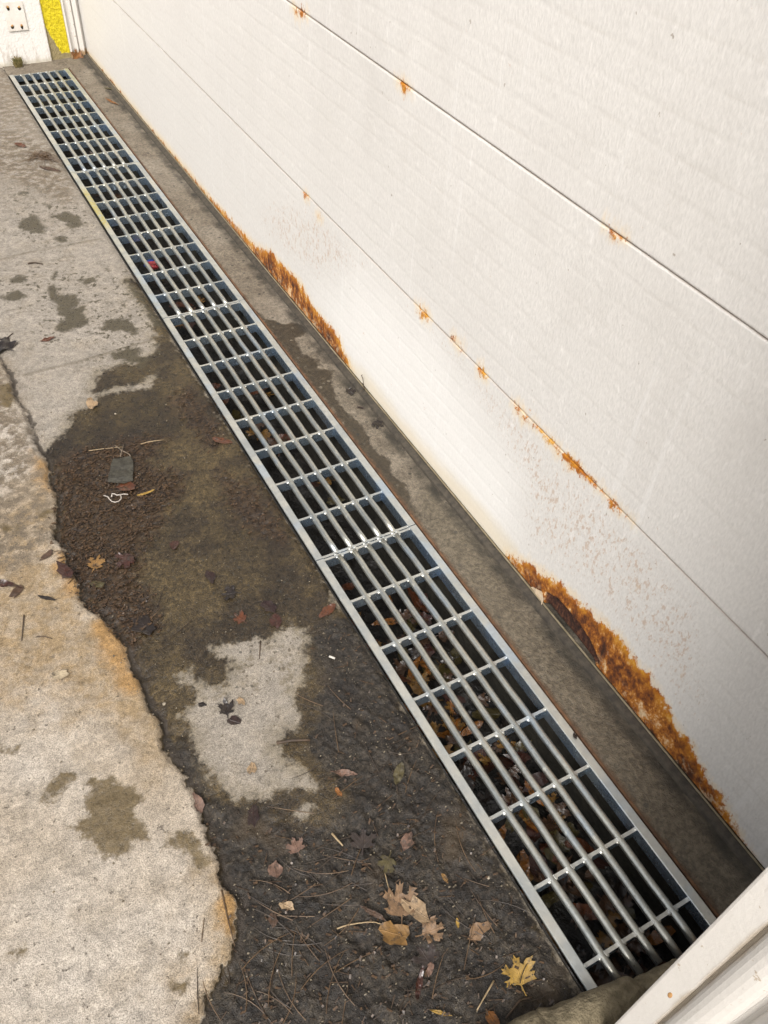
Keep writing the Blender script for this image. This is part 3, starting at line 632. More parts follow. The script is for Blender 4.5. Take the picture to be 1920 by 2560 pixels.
for i in range(5):
    z0, z1 = SEAMS[i] + (.0 if i == 0 else .0012), SEAMS[i + 1] - .0012
    if i < 2: yv = spaced(DY0, DY1, lambda y: (.0055 if i == 0 else .009) + .0016 * max(0, y + 4.4)); dzs = .0042 if i == 0 else .0046
    else: yv = np.linspace(DY0, DY1, 160); dzs = .0055
    zv = np.unique(np.concatenate([[z0, z0 + .0012, z0 + .003, z1 - .003, z1 - .0012, z1], np.linspace(z0, z1, int((z1 - z0) / dzs))]))
    yy, zz = np.meshgrid(yv, zv); xx, at = door_surface(yy, zz, z0, z1)
    me = grid_mesh('panel', xx - DX, yy + 2.4, zz, at, M['door'], flip=True)
    bm = bmesh.new(); bm.from_mesh(me)   # close the back so the panel has its real 45 mm thickness
    be = [e for e in bm.edges if e.is_boundary]
    r = bmesh.ops.extrude_edge_only(bm, edges=be)
    for g in r['geom']:
        if isinstance(g, bmesh.types.BMVert): g.co.x = .045
    bmesh.ops.holes_fill(bm, edges=[e for e in bm.edges if e.is_boundary], sides=0)
    bm.to_mesh(me); bm.free()
    link('panel', me, door)
bm = bmesh.new()
pr = [(.273, -.004), (.276, .002), (.281, .004), (.290, .0065), (.297, .007), (.2985, -.004)]
for a in np.linspace(DY0, DY1 - .04, 60)[:1]: extrude(bm, pr, DY0, DY1 - .04, 'y')
child('bottom_seal', bm, M['seal'], door, False)
bm = bmesh.new(); tube(bm, [(.2955, y, .0085 + .0012 * math.sin(y * 3)) for y in np.linspace(DY0, DY1 - .04, 120)], .0026, 8); child('seal_bead', bm, M['bead'], door, True)

fp = wpoly([(1318, 1462), (1335, 1470), (1349, 1482), (1362, 1480), (1364, 1500), (1358, 1519), (1350, 1508), (1338, 1490)])
bm = bmesh.new(); f = bm.faces.new([bm.verts.new((DX - .002 - .006 * (k in (4, 5, 3)), p[0], p[1])) for k, p in enumerate(fp)])
bmesh.ops.triangulate(bm, faces=[f]); bmesh.ops.subdivide_edges(bm, edges=bm.edges[:], cuts=2, use_grid_fill=True)
for v in bm.verts: v.co.x += .004 * float(vnoise(v.co.y, v.co.z, 60))
bmesh.ops.solidify(bm, geom=bm.faces[:], thickness=.0008)
child('paint_flake', bm, mat_plain('flake_paint', (.55, .40, .24), (.68, .55, .40), 60, .8), door)

# ---------------------------------------------------------------- building round the door
bw = empty('building_wall', (.5, -2.3, 0), 'white building wall above and around the garage door', 'wall')
bm = bmesh.new(); box(bm, .27, .7, -9, 5, 2.47, 4.2); child('lintel', bm, M['wall'], bw)
bm = bmesh.new(); box(bm, .35, .7, -9, -4.865, -.02, 2.468); child('wall_panel', bm, M['wall'], bw)
bm = bmesh.new(); box(bm, .35, .7, .205, 5, -.02, 2.468); child('wall_panel', bm, M['wall'], bw)
pier = empty('pier', (0, .2, 0), 'white painted masonry pier with a yellow band at the far end of the drain', 'pier')
bm = bmesh.new()
extrude(bm, [(-.62, .165), (-.16, .152), (-.135, .147), (.098, .147), (.103, .150), (.103, .42), (-.62, .42)], -.02, 2.9, 'z'); 
child('white_face', bm, M['wall'], pier)
bm = bmesh.new(); extrude(bm, [(.1035, .160), (.207, .163), (.207, .42), (.1035, .42)], -.02, 2.9, 'z'); child('painted_band', bm, M['yellow'], pier)
cp = empty('cover_plate', (-.028, .145, .215), 'white painted metal cover plate with rusty screws on the pier', 'cover plate')
bm = bmesh.new(); box(bm, -.080, .018, .1405, .1465, .155, .290, .002); child('plate', bm, M['plaster'], cp)
for x, z in ((-.058, .268), (-.004, .263), (-.058, .182), (-.012, .180)):
    bm = bmesh.new(); bmesh.ops.create_cone(bm, cap_ends=True, segments=10, radius1=.0058, radius2=.0042, depth=.004, matrix=Matrix.Translation((x, .1388, z)) @ Matrix.Rotation(R_(90), 4, 'X'))
    child('screw', bm, M['screw'], cp)
    bm = bmesh.new(); n = 9
    vs = [bm.verts.new((x + .009 * random.uniform(.6, 1.1) * math.cos(a), .1402, z - .006 + .014 * random.uniform(.6, 1.1) * math.sin(a))) for a in [2 * math.pi * k / n for k in range(n)]]
    f = bm.faces.new(vs); bmesh.ops.solidify(bm, geom=[f], thickness=.0004); child('rust_stain', bm, M['screw'], cp)
fj = empty('door_jamb', (.25, .19, 0), 'ribbed white door jamb at the far end beside the yellow band', 'door jamb')
bm = bmesh.new()
extrude(bm, [(.2085, .30), (.2085, .150), (.2165, .149), (.219, .166), (.237, .166), (.239, .158), (.254, .158), (.256, .172), (.261, .172), (.263, .160), (.285, .160), (.287, .180), (.2985, .181), (.2985, .30)], -.01, 2.465, 'z'); child('moulding', bm, M['jamb'], fj)
nj = empty('door_jamb', (.1, -4.95, 0), 'chipped white moulded door jamb close up in the near corner', 'door jamb')
bm = bmesh.new()
JX, JY = -.20, -4.853
def jy(px, py):       # where a vertical moulding edge stands on the jamb's outer face
    g = gp(px, py); return CAM_C[1] + (JX - CAM_C[0]) * (g[1] - CAM_C[1]) / (g[0] - CAM_C[0])
y1 = jy(1920, 2310); y2 = jy(1920, 2498)
prof = [(.2985, JY), (JX + .004, JY), (JX + .001, JY - .001), (JX, JY - .004), (JX, y1 + .003), (JX + .002, y1), (JX + .005, y1 - .001), (JX + .005, y1 - .004)]
for k in range(11): a = math.pi * k / 10; prof.append((JX + .001 - .013 * math.sin(a), y1 - .005 - (y1 - .007 - y2) * (1 - math.cos(a)) / 2))
prof += [(JX + .005, y2 - .003), (JX + .005, y2 - .008), (JX - .008, y2 - .011), (JX - .016, y2 - .018), (JX - .018, y2 - .08), (JX, y2 - .11), (.2985, y2 - .11)]
extrude(bm, prof, .0, 2.46, 'z'); bm2 = bm; child('moulding', bm, M['jamb2'], nj)
bm = bmesh.new()
# chipped concrete showing at the jamb foot
for k in range(16):
    y = JY - .004 - random.random() * .03; z = random.random() ** 2 * .10; r = random.uniform(.002, .006)
    bmesh.ops.create_icosphere(bm, subdivisions=1, radius=r, matrix=Matrix.Translation((JX + .0003, y, z + .004)) @ Euler((random.random() * 3, 0, 0)).to_matrix().to_4x4() @ Matrix.Diagonal((.35, 1, 1.6, 1)))
child('paint_chip', bm, M['bag'], nj)
d = ray(1675, 2488); t_ = (JX - CAM_C[0]) / d[0]; q = CAM_C + t_ * d; bm = bmesh.new()
bmesh.ops.create_icosphere(bm, subdivisions=2, radius=.004, matrix=Matrix.Translation((JX, float(q[1]), float(q[2]))) @ Matrix.Diagonal((.25, .8, 2.2, 1)))
child('rust_spot', bm, M['screw'], nj)

# stuffed fabric tube at the jamb foot
def bag():
    bm = bmesh.new(); pts = []; rad = []
    ctrl = [((.06, -4.842, .020), .010), ((.03, -4.841, .024), .019), ((.0, -4.840, .026), .024), ((-.04, -4.836, .028), .027), ((-.075, -4.832, .029), .027), ((-.083, -4.831, .029), .025), ((-.092, -4.829, .033), .033), ((-.14, -4.823, .034), .034), ((-.20, -4.813, .035), .035), ((-.262, -4.803, .035), .034), ((-.270, -4.802, .034), .031), ((-.279, -4.801, .036), .036), ((-.36, -4.795, .036), .036), ((-.46, -4.80, .034), .034), ((-.53, -4.81, .03), .024), ((-.55, -4.815, .026), .010)]
    tube(bm, [c[0] for c in ctrl], [c[1] for c in ctrl], 20)
    bmesh.ops.subdivide_edges(bm, edges=bm.edges[:], cuts=2, use_grid_fill=True)
    bm.normal_update()
    for v in bm.verts:
        v.co += v.normal * (.007 * float(fbm(v.co.x + v.co.z, v.co.y * 1.3 + v.co.z, 24, 5, .6)) + .0015 * math.sin(v.co.x * 160 + v.co.z * 60))
        v.co.z = max(v.co.z, .001)
        if v.co.x > -.205: v.co.y = max(v.co.y, -4.8525)
    o = obj('sandbag', bm, M['bag'], None, True)
    put(o, None, 'beige stuffed fabric tube lying across the near end of the grate', 'sandbag')
bag()

# ---------------------------------------------------------------- leaves
MAPLE = [(0, 1.0), (.07, .82), (.17, .84), (.14, .62), (.22, .50), (.34, .58), (.42, .72), (.52, .62), (.68, .66), (.62, .52), (.72, .46), (.56, .34), (.42, .22), (.52, .16), (.66, .14), (.58, .04), (.62, -.04), (.40, -.08), (.18, -.12), (.035, -.14), (.025, -.52)]
def outline(kind, rs):
    if kind == 'maple': pts = [(x, y - .2) for x, y in MAPLE]; pts += [(-x, y) for x, y in pts[::-1][:-1]]
    elif kind == 'oval':
        r = []
        for k in range(15): t = k / 14; r.append((.36 * math.sin(math.pi * t ** .85) ** .8 + .012, .9 - 1.8 * t))
        pts = r + [(-x, y) for x, y in r[::-1]]
    elif kind == 'slim':
        r = [(.20 * math.sin(math.pi * (k / 12)) ** .8 + .01, 1 - 2 * k / 12) for k in range(13)]; pts = r + [(-x, y) for x, y in r[::-1]]
    else:
        n = 13; pts = [(rs.uniform(.5, .95) * math.sin(2 * math.pi * k / n) * .8, rs.uniform(.5, 1) * math.cos(2 * math.pi * k / n)) for k in range(n)]
    k = .055 if kind == 'maple' else .03
    wx, wy = rs.uniform(.7, 1.05), rs.uniform(-.25, .25)
    return [((x + rs.uniform(-k, k)) * wx + wy * y * .5, y + rs.uniform(-k, k)) for x, y in pts]
def leaf_mesh(kind, mat, size, curl, seed, roll=0):
    rs = random.Random(seed); bm = bmesh.new(); pts = outline(kind, rs)
    f = bm.faces.new([bm.verts.new((x * size, y * size, 0)) for x, y in pts])
    bmesh.ops.triangulate(bm, faces=[f]); bmesh.ops.subdivide_edges(bm, edges=bm.edges[:], cuts=2, use_grid_fill=True)
    a, b, c = rs.uniform(.3, 1), rs.uniform(-.4, 1), rs.uniform(-.5, .5)
    for v in bm.verts:
        x, y = v.co.x / size, v.co.y / size
        if roll: an = x * roll; r = 1 / roll; v.co.x = math.sin(an) * r * size; v.co.z = (1 - math.cos(an)) * r * size; x0 = 0
        v.co.z += size * curl * (a * abs(x) ** 1.5 * .8 + b * y * y * .5 + c * x * y + .35 * float(vnoise(x + seed, y, 3.1)) + .12 * float(vnoise(x + seed, y, 9)))
    zmin = min(v.co.z for v in bm.verts)
    for v in bm.verts: v.co.z -= zmin
    bmesh.ops.recalc_face_normals(bm, faces=bm.faces[:])
    me = bpy.data.meshes.new('leaf'); bm.to_mesh(me); bm.free(); me.materials.append(mat)
    me.polygons.foreach_set('use_smooth', [True] * len(me.polygons))
    return me
LC = dict(yellow=(.30, .18, .03), tan=(.20, .118, .06), pale=(.30, .205, .115), pink=(.15, .085, .058), brown=(.07, .037, .02), dark=(.016, .010, .007), maroon=(.022, .009, .007), rust=(.095, .030, .011), orange=(.20, .075, .012), olive=(.06, .046, .013), gold=(.21, .11, .028), mauve=(.035, .025, .021), cream=(.40, .32, .21), reddish=(.045, .015, .009))
LM = {k: leafmat(k, v, k in ('maroon', 'dark', 'reddish', 'rust', 'mauve')) for k, v in LC.items()}
# x, y (traced), kind, length m, turn, colour, curl, label
LEAVES = [
 (1300, 2437, 'maple', .052, 20, 'yellow', .28, 'yellow maple leaf on the mud near the end of the nearest grate'),
 (1000, 2262, 'maple', .070, 10, 'tan', .35, 'large tan leaf with a ragged tip, topmost of the heap on the mud'),
 (1040, 2275, 'frag', .040, 60, 'pale', .4, 'pale tan leaf piece tucked against the large tan leaf'),
 (986, 2334, 'frag', .044, 80, 'gold', .55, 'golden folded leaf just below the large tan leaf'),
 (1075, 2325, 'maple', .046, -70, 'tan', .4, 'tan pointed leaf tip between the golden leaf and the mud'),
 (1196, 2325, 'frag', .036, -40, 'tan', .4, 'crinkled tan leaf alone on mud right of the golden leaf'),
 (907, 2106, 'maple', .044, 5, 'mauve', .2, 'wet brown maple leaf flat on the mud beside a curled stalk'),
 (969, 2155, 'maple', .036, 160, 'olive', .2, 'olive green leaf flat on the mud below the pinkish oval leaf'),
 (1016, 2106, 'frag', .028, -20, 'pink', .6, 'pinkish oval leaf folded down its middle on dark mud'),
 (687, 2174, 'frag', .028, 18, 'pink', .5, 'pinkish tan oval leaf lying on mud by the broken slab edge'),
 (741, 2117, 'maple', .034, 30, 'pink', .3, 'faded pink star shaped leaf half sunk in mud'),
 (633, 2038, 'frag', .034, 10, 'maroon', .25, 'dark maroon leaf on the mud below the dry patch'),
 (717, 2262, 'frag', .020, 70, 'pale', .7, 'small curled pale leaf with a bright edge on the mud'),
 (684, 2300, 'frag', .020, 15, 'brown', .4, 'small brown leaf just below the curled pale leaf'),
 (934, 2286, 'slim', .034, 70, 'brown', .6, 'brown curled leaf strip left of the large tan leaf'),
 (1070, 2394, 'maple', .042, 40, 'mauve', .3, 'dull mauve leaf sunk in mud below the tan heap'),
 (1076, 2421, 'frag', .018, 0, 'pink', .6, 'small pink leaf piece on the dull mauve leaf'),
 (1048, 2462, 'slim', .034, -5, 'reddish', .7, 'narrow reddish curled leaf on the mud near the lower edge'),
 (1102, 2531, 'slim', .024, 85, 'yellow', .4, 'narrow bright yellow leaf at the lower edge of the mud'),
 (1234, 2549, 'frag', .024, 30, 'orange', .5, 'orange red leaf scrap beside the beige fabric tube'),
 (1113, 2193, 'oval', .014, 40, 'gold', .5, 'little golden brown leaf among pine needles near the grate'),
 (1145, 2306, 'oval', .013, 10, 'yellow', .3, 'little yellow oval leaf right of the tan leaf tip'),
 (860, 1930, 'slim', .034, 82, 'pink', .9, 'pinkish brown rolled leaf on mud below the short brown stick'),
 (997, 1933, 'oval', .032, -5, 'olive', .4, 'olive brown oval leaf on the mud close to the left rail'),
 (818, 1524, 'oval', .036, -35, 'rust', .35, 'rust red oval leaf against the left rail of the grate'),
 (602, 1543, 'maple', .034, 60, 'rust', .25, 'wet orange leaf spread on the soaked concrete above the dry patch'),
 (670, 1512, 'frag', .036, 60, 'maroon', .35, 'dark red wet leaf between the orange leaf and the grate'),
 (690, 1548, 'frag', .030, 10, 'reddish', .3, 'dark brown red leaf just under the dark red wet leaf'),
 (527, 1438, 'frag', .034, 20, 'maroon', .2, 'maroon leaf flat on soaked concrete left of a dark clump'),
 (577, 1480, 'maple', .040, 100, 'dark', .35, 'blackish wet maple leaf clump on soaked concrete'),
 (630, 1917, 'frag', .020, 0, 'pale', .4, 'pale leaf scrap in the middle of the dry concrete patch'),
 (602, 1750, 'frag', .018, 50, 'pale', .7, 'pale curled leaf scrap on the dark clump in the dry patch'),
 (566, 1772, 'maple', .040, 15, 'dark', .5, 'dark rotten leaf clump on the dry concrete patch'),
 (585, 1800, 'frag', .022, 80, 'maroon', .4, 'dark maroon scrap at the foot of the rotten leaf clump'),
 (505, 1758, 'frag', .014, 80, 'dark', .3, 'small black leaf scrap left of the rotten leaf clump'),
 (490, 2010, 'frag', .034, 30, 'pink', .5, 'pinkish tan leaf wedged on the broken slab edge'),
 (847, 1978, 'frag', .014, 50, 'orange', .4, 'tiny orange leaf scrap right of the dry patch'),
 (154, 1694, 'frag', .028, -60, 'cream', .4, 'cream leaf with a dark spot on the pale slab'),
 (120, 1393, 'frag', .026, -35, 'brown', .3, 'dark brown leaf on ochre stained slab beside the puddle'),
 (44, 1484, 'frag', .028, -20, 'brown', .3, 'dark brown leaf with a stalk near the left edge of the slab'),
 (118, 1500, 'slim', .028, 80, 'dark', .2, 'small dark oval leaf on the ochre slab'),
 (365, 1230, 'slim', .026, -65, 'yellow', .4, 'bright yellow leaf in the puddle beside the face mask'),
 (315, 1214, 'frag', .042, 70, 'rust', .25, 'rusty brown leaf tucked under the foot of the face mask'),
 (239, 1409, 'maple', .040, 0, 'gold', .25, 'ochre leaf soaked in the debris by the slab corner'),
 (243, 1457, 'frag', .026, 70, 'olive', .3, 'olive yellow leaf among the debris below the ochre leaf'),
 (166, 1436, 'frag', .042, 30, 'reddish', .45, 'red brown leaf clump lying over the slab corner'),
 (320, 1401, 'maple', .044, 130, 'reddish', .5, 'crumpled dark red leaf right of the ochre leaf'),
 (360, 1560, 'frag', .05, 40, 'dark', .3, 'blackish wet leaf on the concrete below the debris'),
 (556, 1098, 'oval', .036, 75, 'rust', .15, 'rusty oval leaf flat on wet concrete by the third grate section'),
 (436, 1359, 'frag', .022, 0, 'reddish', .3, 'small reddish leaf scrap on the olive wet concrete'),
 (2, 868, 'maple', .085, 60, 'dark', .35, 'dark leaf with an upright stalk at the left edge of the picture'),
 (118, 846, 'oval', .030, -55, 'rust', .4, 'orange brown leaf on dry concrete left of the second seam'),
 (230, 1010, 'frag', .030, 0, 'pale', .7, 'crumpled pale leaf at the top rim of the wet patch'),
 (51, 360, 'oval', .040, 70, 'rust', .4, 'rusty leaf on concrete left of the farthest grate section'),
 (124, 420, 'slim', .050, 75, 'brown', .3, 'thin brown leaf beside the first grate seam'),
 (281, 255, 'slim', .050, 65, 'orange', .4, 'small orange leaf on the concrete strip under the door'),
 (273, 221, 'slim', .035, 70, 'olive', .3, 'small olive leaf farthest along the strip under the door'),
 (878, 980, 'maple', .032, 60, 'dark', .5, 'dark crumpled leaf against the door seal beside the wet strip'),
 (901, 1018, 'oval', .014, 80, 'maroon', .3, 'small maroon leaf between two dark leaves under the door'),
 (943, 1058, 'maple', .036, 190, 'dark', .6, 'dark leaf and twig clump against the door seal'),
 (1437, 1840, 'frag', .011, 20, 'dark', .5, 'dark leaf crumb stuck on the right rail of the nearest grate'),
 (17, 1469, 'slim', .045, 85, 'reddish', .5, 'reddish curled leaf at the left edge above a dark leaf'),
]
def put_leaf(x, y, z, kind, L, turn, colr, curl, label, seed, group=None):
    o = link('leaf', leaf_mesh(kind, LM[colr], L * (.88 if y < -3.5 else 1), curl * 1.25, seed)); o.location = (x, y, z); o.rotation_euler = (random.uniform(-.12, .12), random.uniform(-.12, .12), R_(turn))
    return put(o, None, label, 'leaf', group)
for i, (px, py, kind, L, turn, c, curl, lab) in enumerate(LEAVES):
    x, y = gp(px, py, .002); z = gz(x, y) if x < X_GL else (0 if x < .15 else -.002)
    put_leaf(x, y, z + .0015, kind, L, turn - 32, c, curl, lab, i)
o = put_leaf(.238, .145, .002, 'maple', .055, 10, 'orange', .3, 'rusty orange maple leaf propped at the foot of the far jamb', 400); o.rotation_euler = (R_(62), 0, R_(8))
# leaves down in the drain
DK = {k: leafmat('drowned_' + k, tuple(v * 1.0 for v in LC[k]), True) for k in LC}
DM = []
for k in range(26):
    c = ['brown', 'gold', 'rust', 'olive', 'dark', 'brown', 'orange', 'reddish'][k % 8]
    DM.append((c, leaf_mesh(['maple', 'maple', 'oval', 'frag'][k % 4], DK[c], random.uniform(.030, .052), .5, 900 + k)))
nm = dict(brown='brown', gold='yellow', rust='red brown', olive='olive', dark='blackish', orange='orange', reddish='dark red')
ordn = ['farthest', 'second farthest', 'third farthest', 'nearest']
def drain_leaf(y, zb):
    c, me = random.choice(DM); o = link('leaf', me)
    o.location = (random.uniform(-.125, .125), y, zb + random.uniform(0, .035)); o.rotation_euler = (random.uniform(-.5, .5), random.uniform(-.5, .5), random.uniform(0, 6.28))
    o.scale = [random.uniform(.8, 1.15)] * 3
    put(o, None, f'{nm[c]} fallen leaf down in the drain under the {ordn[min(3, int(-y / LSEC))]} grate section', 'leaf', 'fallen leaves down in the drain')
for k in range(190): drain_leaf(random.uniform(-4.86, -3.72), -.215)
for a, b, n in ((-2.95, -2.55, 26), (-2.1, -1.6, 18), (-1.6, -.4, 12), (-3.6, -3.0, 5)):
    for k in range(n): drain_leaf(random.uniform(a, b), -.30 if b > -2.2 else -.27)

# ---------------------------------------------------------------- twigs, needles, litter
def stick(pxs, r, mat, label, name='twig', cat='twig', z=.004):
    P = [gp(*p) for p in pxs]; c = P[len(P) // 2]; bm = bmesh.new(); pts = []
    for a, b in zip(P, P[1:]):
        for k in range(4): t = k / 4; pts.append((a[0] + (b[0] - a[0]) * t, a[1] + (b[1] - a[1]) * t))
    pts.append(P[-1])
    zz = [gz(*p) for p in pts]; zz = [max(zz[max(0, i - 1):i + 2]) for i in range(len(zz))]
    tube(bm, [(p[0] - c[0], p[1] - c[1], q + r * .8 + .001) for p, q in zip(pts, zz)], [r * (1 - .45 * k / len(pts)) for k in range(len(pts))], 6)
    o = obj(name, bm, mat, None, True); o.location = (c[0], c[1], 0); return put(o, None, label, cat)
stick([(691, 1856), (730, 1850), (775, 1849)], .0042, M['twig'], 'short thick brown stick where the dry patch meets the mud')
stick([(221, 1125), (265, 1120), (307, 1116)], .0013, M['straw'], 'long pale straw in the puddle just above the face mask')
stick([(351, 1108), (385, 1102), (409, 1099)], .0015, M['straw'], 'pale curved straw at upper right of the face mask')
stick([(842, 2320), (870, 2312), (900, 2306), (935, 2306), (961, 2310)], .0016, M['straw'], 'long pale curved stalk on the mud left of the golden leaf')
stick([(1235, 2451), (1192, 2526)], .0018, M['straw'], 'straight pale straw beside the yellow maple leaf')
stick([(961, 2177), (977, 2242)], .0012, M['straw'], 'thin pale straw above the large tan leaf')
stick([(830, 2082), (845, 2100), (857, 2114)], .0026, M['straw'], 'short pale bent stalk left of the wet brown maple leaf')
stick([(651, 1600), (648, 1645)], .0015, M['twig'], 'thin dark red twig upright on the dry patch')
stick([(1265, 2545), (1300, 2500), (1330, 2492)], .0020, M['twig'], 'curved brown stalk beside the beige fabric tube')
stick([(4, 860), (18, 842), (32, 830)], .002, M['twig'], 'dark curved stalk sticking out of the leaf at the left edge')
stick([(63, 1546), (57, 1610)], .0016, M['twig'], 'dark straight twig on the ochre stained slab')
stick([(94, 1600), (112, 1598), (134, 1604)], .0016, M['twig'], 'curved dark twig lying across the ochre slab')
stick([(555, 2230), (570, 2300), (588, 2370)], .0015, M['needle'], 'brown needle lying over the ochre lip of the slab')
stick([(505, 2360), (512, 2300)], .0010, M['needle'], 'thin brown needle flat on the pale slab')
stick([(69, 658), (85, 655), (106, 659)], .0035, M['twig'], 'short dark twig on dry concrete between the two floor joints')
x, y = gp(118, 388); tg = empty('grass_tuft', (x, y, -.004), 'dry brown grass tuft caught beside the left rail of the farthest grate', 'grass'); bm = bmesh.new()
for k in range(70):
    a = random.uniform(2.2, 5.0); l = random.uniform(.03, .11); bx, by = random.gauss(0, .012), random.gauss(0, .02); z1_ = random.uniform(.003, .02)
    tube(bm, [(bx, by, .002), (bx + l * .5 * math.cos(a), by + l * .5 * math.sin(a), z1_), (bx + l * math.cos(a + .4), by + l * math.sin(a + .4), .004)], [.0012, .0011, .0004], 4)
obj('blades', bm, M['needle'], tg)
# pine needles: bundles scattered on the mud
def needle_mesh(L, bend, mat):
    bm = bmesh.new(); tube(bm, [(L * (t - .5), bend * .5 * L * (t - .5) ** 2 * 2, .001) for t in (0, .2, .4, .6, .8, 1)], [.0009, .0009, .0009, .0008, .0006, .0003], 5)
    me = bpy.data.meshes.new('pine_needle'); bm.to_mesh(me); bm.free(); me.materials.append(mat); return me
NM = [needle_mesh(random.uniform(.06, .11), random.uniform(-.5, .5), M['needle'] if k % 3 == 0 else M['needled']) for k in range(14)]
spots = [(690, 2240, 9), (810, 2190, 12), (860, 2240, 10), (1190, 2260, 14), (1090, 2160, 8), (740, 2350, 12), (620, 2420, 9), (700, 2480, 12), (870, 2440, 8), (1020, 2500, 6), (1000, 1880, 9), (930, 1900, 6), (840, 1740, 5), (1060, 2010, 7), (760, 1960, 5), (880, 2060, 5), (560, 2480, 7), (1180, 2480, 6), (1300, 2520, 4), (420, 1480, 5)]
for sx, sy, n in spots:
    base = random.uniform(0, 180)
    for k in range(max(2, int(n * .65))):
        px, py = sx + random.gauss(0, 42), sy + random.gauss(0, 42); x, y = gp(px, py)
        if x > X_GL - .03 or y < -4.85: continue
        o = link('pine_needle', random.choice(NM)); o.location = (x, y, gz(x, y) + .002)
        o.rotation_euler = (0, random.uniform(-.05, .05), R_(base + random.gauss(0, 28)))
        put(o, None, 'brown pine needle lying on the wet ground left of the grate', 'pine needle', 'pine needles on the wet ground')
# uncountable litter shreds in the puddle
bm = bmesh.new(); cnt = 0
for k in range(6300):
    px, py = random.uniform(110, 480), random.uniform(1080, 1620)
    if k % 4 == 0: px, py = random.uniform(420, 720), random.uniform(950, 1380)
    if k > 5200: px, py = random.uniform(500, 1450), random.uniform(1560, 2560)
    x, y = gp(px, py)
    if x > X_GL - .015 or sdfs(np.array([[x, y]]), MUD if k > 5200 else LITTER)[0] + random.uniform(-.03, .02) < 0: continue
    L = random.uniform(.0015, .006) if k % 9 else random.uniform(.008, .018); a = random.gauss(-.4, .9); z = gz(x, y) + .001; w_ = random.uniform(.0004, .0022) if k % 9 else .0006
    c, s = math.cos(a), math.sin(a)
    v = [bm.verts.new((x + c * u * L - s * q * w_, y + s * u * L + c * q * w_, z + (.002 if u > 0 else 0) + r)) for u in (-1, 1) for q in (-1, 1) for r in (0, .0012)]
    for q in ((0, 1, 3, 2), (4, 6, 7, 5), (0, 4, 5, 1), (2, 3, 7, 6), (1, 5, 7, 3), (0, 2, 6, 4)): bm.faces.new([v[j] for j in q])
put(obj('leaf_debris', bm, M['deb']), 'stuff', 'rotten leaf shreds matted in the puddle and over the mud', 'debris')
# gravel grains on mud and wet strip
bm = bmesh.new()
MP = np.array([[random.uniform(-.95, X_GL - .012), random.uniform(-4.85, -2.6)] for k in range(5600)])
mm = sdfs(MP, MUD)
for (x, y), d in zip(MP, mm):
    if d < -.01 and random.random() > .22: continue
    r = random.choice((.0007, .0009, .0011, .0014, .0019)) * random.uniform(.7, 1.4)
    bmesh.ops.create_icosphere(bm, subdivisions=1, radius=r, matrix=Matrix.Translation((x, y, gz(x, y) + r * .4)) @ Euler((random.random() * 3, random.random() * 3, 0)).to_matrix().to_4x4() @ Matrix.Diagonal((1.3, .9, .7, 1)))
put(obj('gravel', bm, M['grav']), 'stuff', 'fine gravel grains scattered over mud and wet concrete', 'gravel')

# ---------------------------------------------------------------- face mask in the puddle
Z5 = (100, 1080, 4.1475)
mc = gp(302, 1178); mz = gz(*mc) + .003
fm = empty('face_mask', (mc[0], mc[1], mz), 'grey disposable face mask lying flat in the dark puddle', 'face mask')
mp = gpoly([(755, 285), (845, 268), (940, 260), (970, 320), (968, 420), (965, 510), (880, 535), (790, 528), (705, 520), (715, 450), (730, 400), (745, 320)], *Z5)
bm = bmesh.new(); f = bm.faces.new([bm.verts.new((p[0] - mc[0], p[1] - mc[1], 0)) for p in mp]); bmesh.ops.triangulate(bm, faces=[f])
bmesh.ops.subdivide_edges(bm, edges=bm.edges[:], cuts=5, use_grid_fill=True)
ax = np.array(gp(302 + 10, 1178)) - np.array(gp(302, 1178)); ay = np.array(gp(302, 1188)) - np.array(gp(302, 1178))
for v in bm.verts:
    u = v.co.x * ay[0] / (ay @ ay) * 10 + v.co.y * ay[1] / (ay @ ay) * 10
    v.co.z = .0035 * math.sin(u / 9.0) ** 2 + .004 * float(vnoise(v.co.x, v.co.y, 40))
bmesh.ops.recalc_face_normals(bm, faces=bm.faces[:])
bmesh.ops.solidify(bm, geom=bm.faces[:], thickness=.0012)
obj('mask_body', bm, M['maskm'], fm)
def loop(pts, r, mat, z=.004):
    P = gpoly(pts, *Z5); bm = bmesh.new(); tube(bm, [(p[0] - mc[0], p[1] - mc[1], z) for p in P], r, 6); obj('ear_loop', bm, mat, fm, True)
loop([(780, 150), (815, 175), (850, 205), (895, 225), (930, 245), (940, 265)], .0013, M['looptan'])
loop([(870, 150), (855, 205), (845, 240), (835, 275)], .0013, M['looptan'], .006)
loop([(915, 660), (870, 656), (830, 664), (800, 668), (780, 656), (750, 652), (745, 685)], .0017, M['loop'])
loop([(665, 676), (710, 692), (725, 715), (750, 740), (785, 748), (820, 738), (846, 712), (846, 685), (828, 670)], .0016, M['loop'], .0065)

# ---------------------------------------------------------------- small things
x, y = gp(830, 1643); bm = bmesh.new(); tube(bm, [(-.008, 0, 0), (-.003, .0008, 0), (.007, .002, .001)], .0026, 10)
o = obj('cigarette_butt', bm, M['white'], None, True); o.location = (x, y, gz(x, y) + .004); o.rotation_euler = (0, 0, R_(-60)); put(o, None, 'white cigarette butt on the mud beside the left rail', 'cigarette butt')
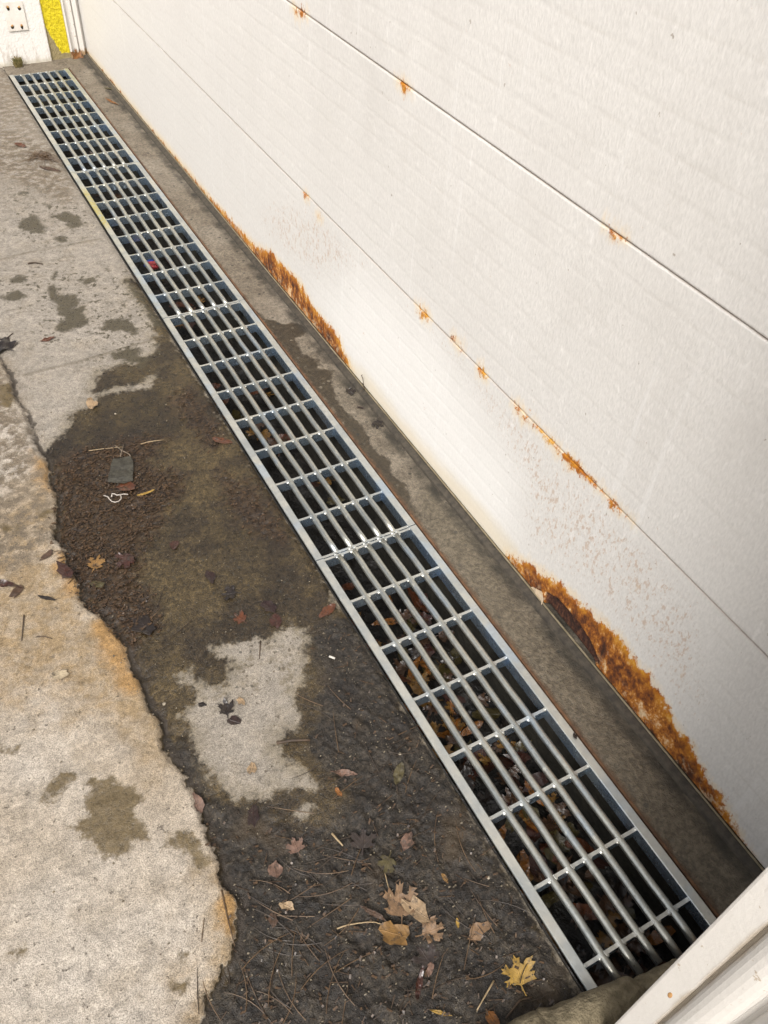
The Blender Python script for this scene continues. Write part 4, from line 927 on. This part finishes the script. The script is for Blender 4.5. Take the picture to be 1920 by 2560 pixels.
# crumpled wrapper in the drain
wx, wy = gp(378, 662, -.09); bm = bmesh.new(); bmesh.ops.create_icosphere(bm, subdivisions=3, radius=.026)
for v in bm.verts: v.co *= 1 + .55 * float(fbm(v.co.x * 1.0 + v.co.z, v.co.y - v.co.z, 60, 3)); v.co.z *= .6
for f in bm.faces: c = f.calc_center_median(); f.material_index = 0 if c.y > .002 + .5 * c.x else 1
o = obj('wrapper', bm, [M['blue'], M['red']]); o.location = (wx, wy, -.09); put(o, None, 'crumpled blue and red wrapper caught under the second grate section', 'wrapper')
# pale pebbles: individually placed larger ones
for i, (px, py, r, lab) in enumerate([(118, 1868, .0, ''), (1222, 2192, .0032, 'small pale pebble among the needles close to the left rail'), (410, 1757, .004, 'white pebble lodged on the broken slab edge'), (1000, 1885, .0032, 'little white pebble by the left rail of the nearest grate'), (288, 1032, .0032, 'white pebble on wet concrete near the crumpled pale leaf')]):
    if not r: continue
    x, y = gp(px, py); bm = bmesh.new(); bmesh.ops.create_icosphere(bm, subdivisions=2, radius=r)
    for v in bm.verts: v.co *= 1 + .4 * float(vnoise(v.co.x, v.co.y + v.co.z, 150)); v.co.z *= .6
    o = obj('pebble', bm, M['peb'], None, True); o.location = (x, y, gz(x, y) + r * .4); put(o, None, lab, 'pebble')
# weed tuft at the pier foot
x, y = gp(46, 165); t = empty('weed_tuft', (x, y, -.004), 'small dry green weed tuft at the foot of the white pier', 'weed'); bm = bmesh.new()
for k in range(120):
    a = random.uniform(0, 6.28); r = random.uniform(0, .02); h = random.uniform(.02, .055); l = random.uniform(.004, .02)
    bx, by = r * math.cos(a), r * math.sin(a) * .5
    p = [Vector((bx, by, 0)), Vector((bx + l * .4 * math.cos(a), by + l * .4 * math.sin(a), h * .6)), Vector((bx + l * math.cos(a), by + l * math.sin(a), h))]
    tube(bm, p, [.0016, .0022, .0004], 4)
child('blades', bm, M['green'], t) if False else obj('blades', bm, M['green'], t)
# dead weed stalk against the door
bm = bmesh.new(); y0, z0 = wp(908, 985, .285)
tube(bm, [(0, 0, 0), (-.002, .004, .02), (-.002, .010, .038), (-.004, .016, .048), (-.005, .010, .054)], .0013, 5)
tube(bm, [(-.002, .004, .02), (-.006, .010, .024)], .0010, 5); tube(bm, [(0, 0, 0), (-.012, -.012, .016), (-.02, -.016, .012)], .0010, 5)
o = obj('dead_weed', bm, M['twig'], None, True); o.location = (.289, y0, .011); put(o, None, 'dead dark weed stalk standing against the foot of the garage door', 'weed')
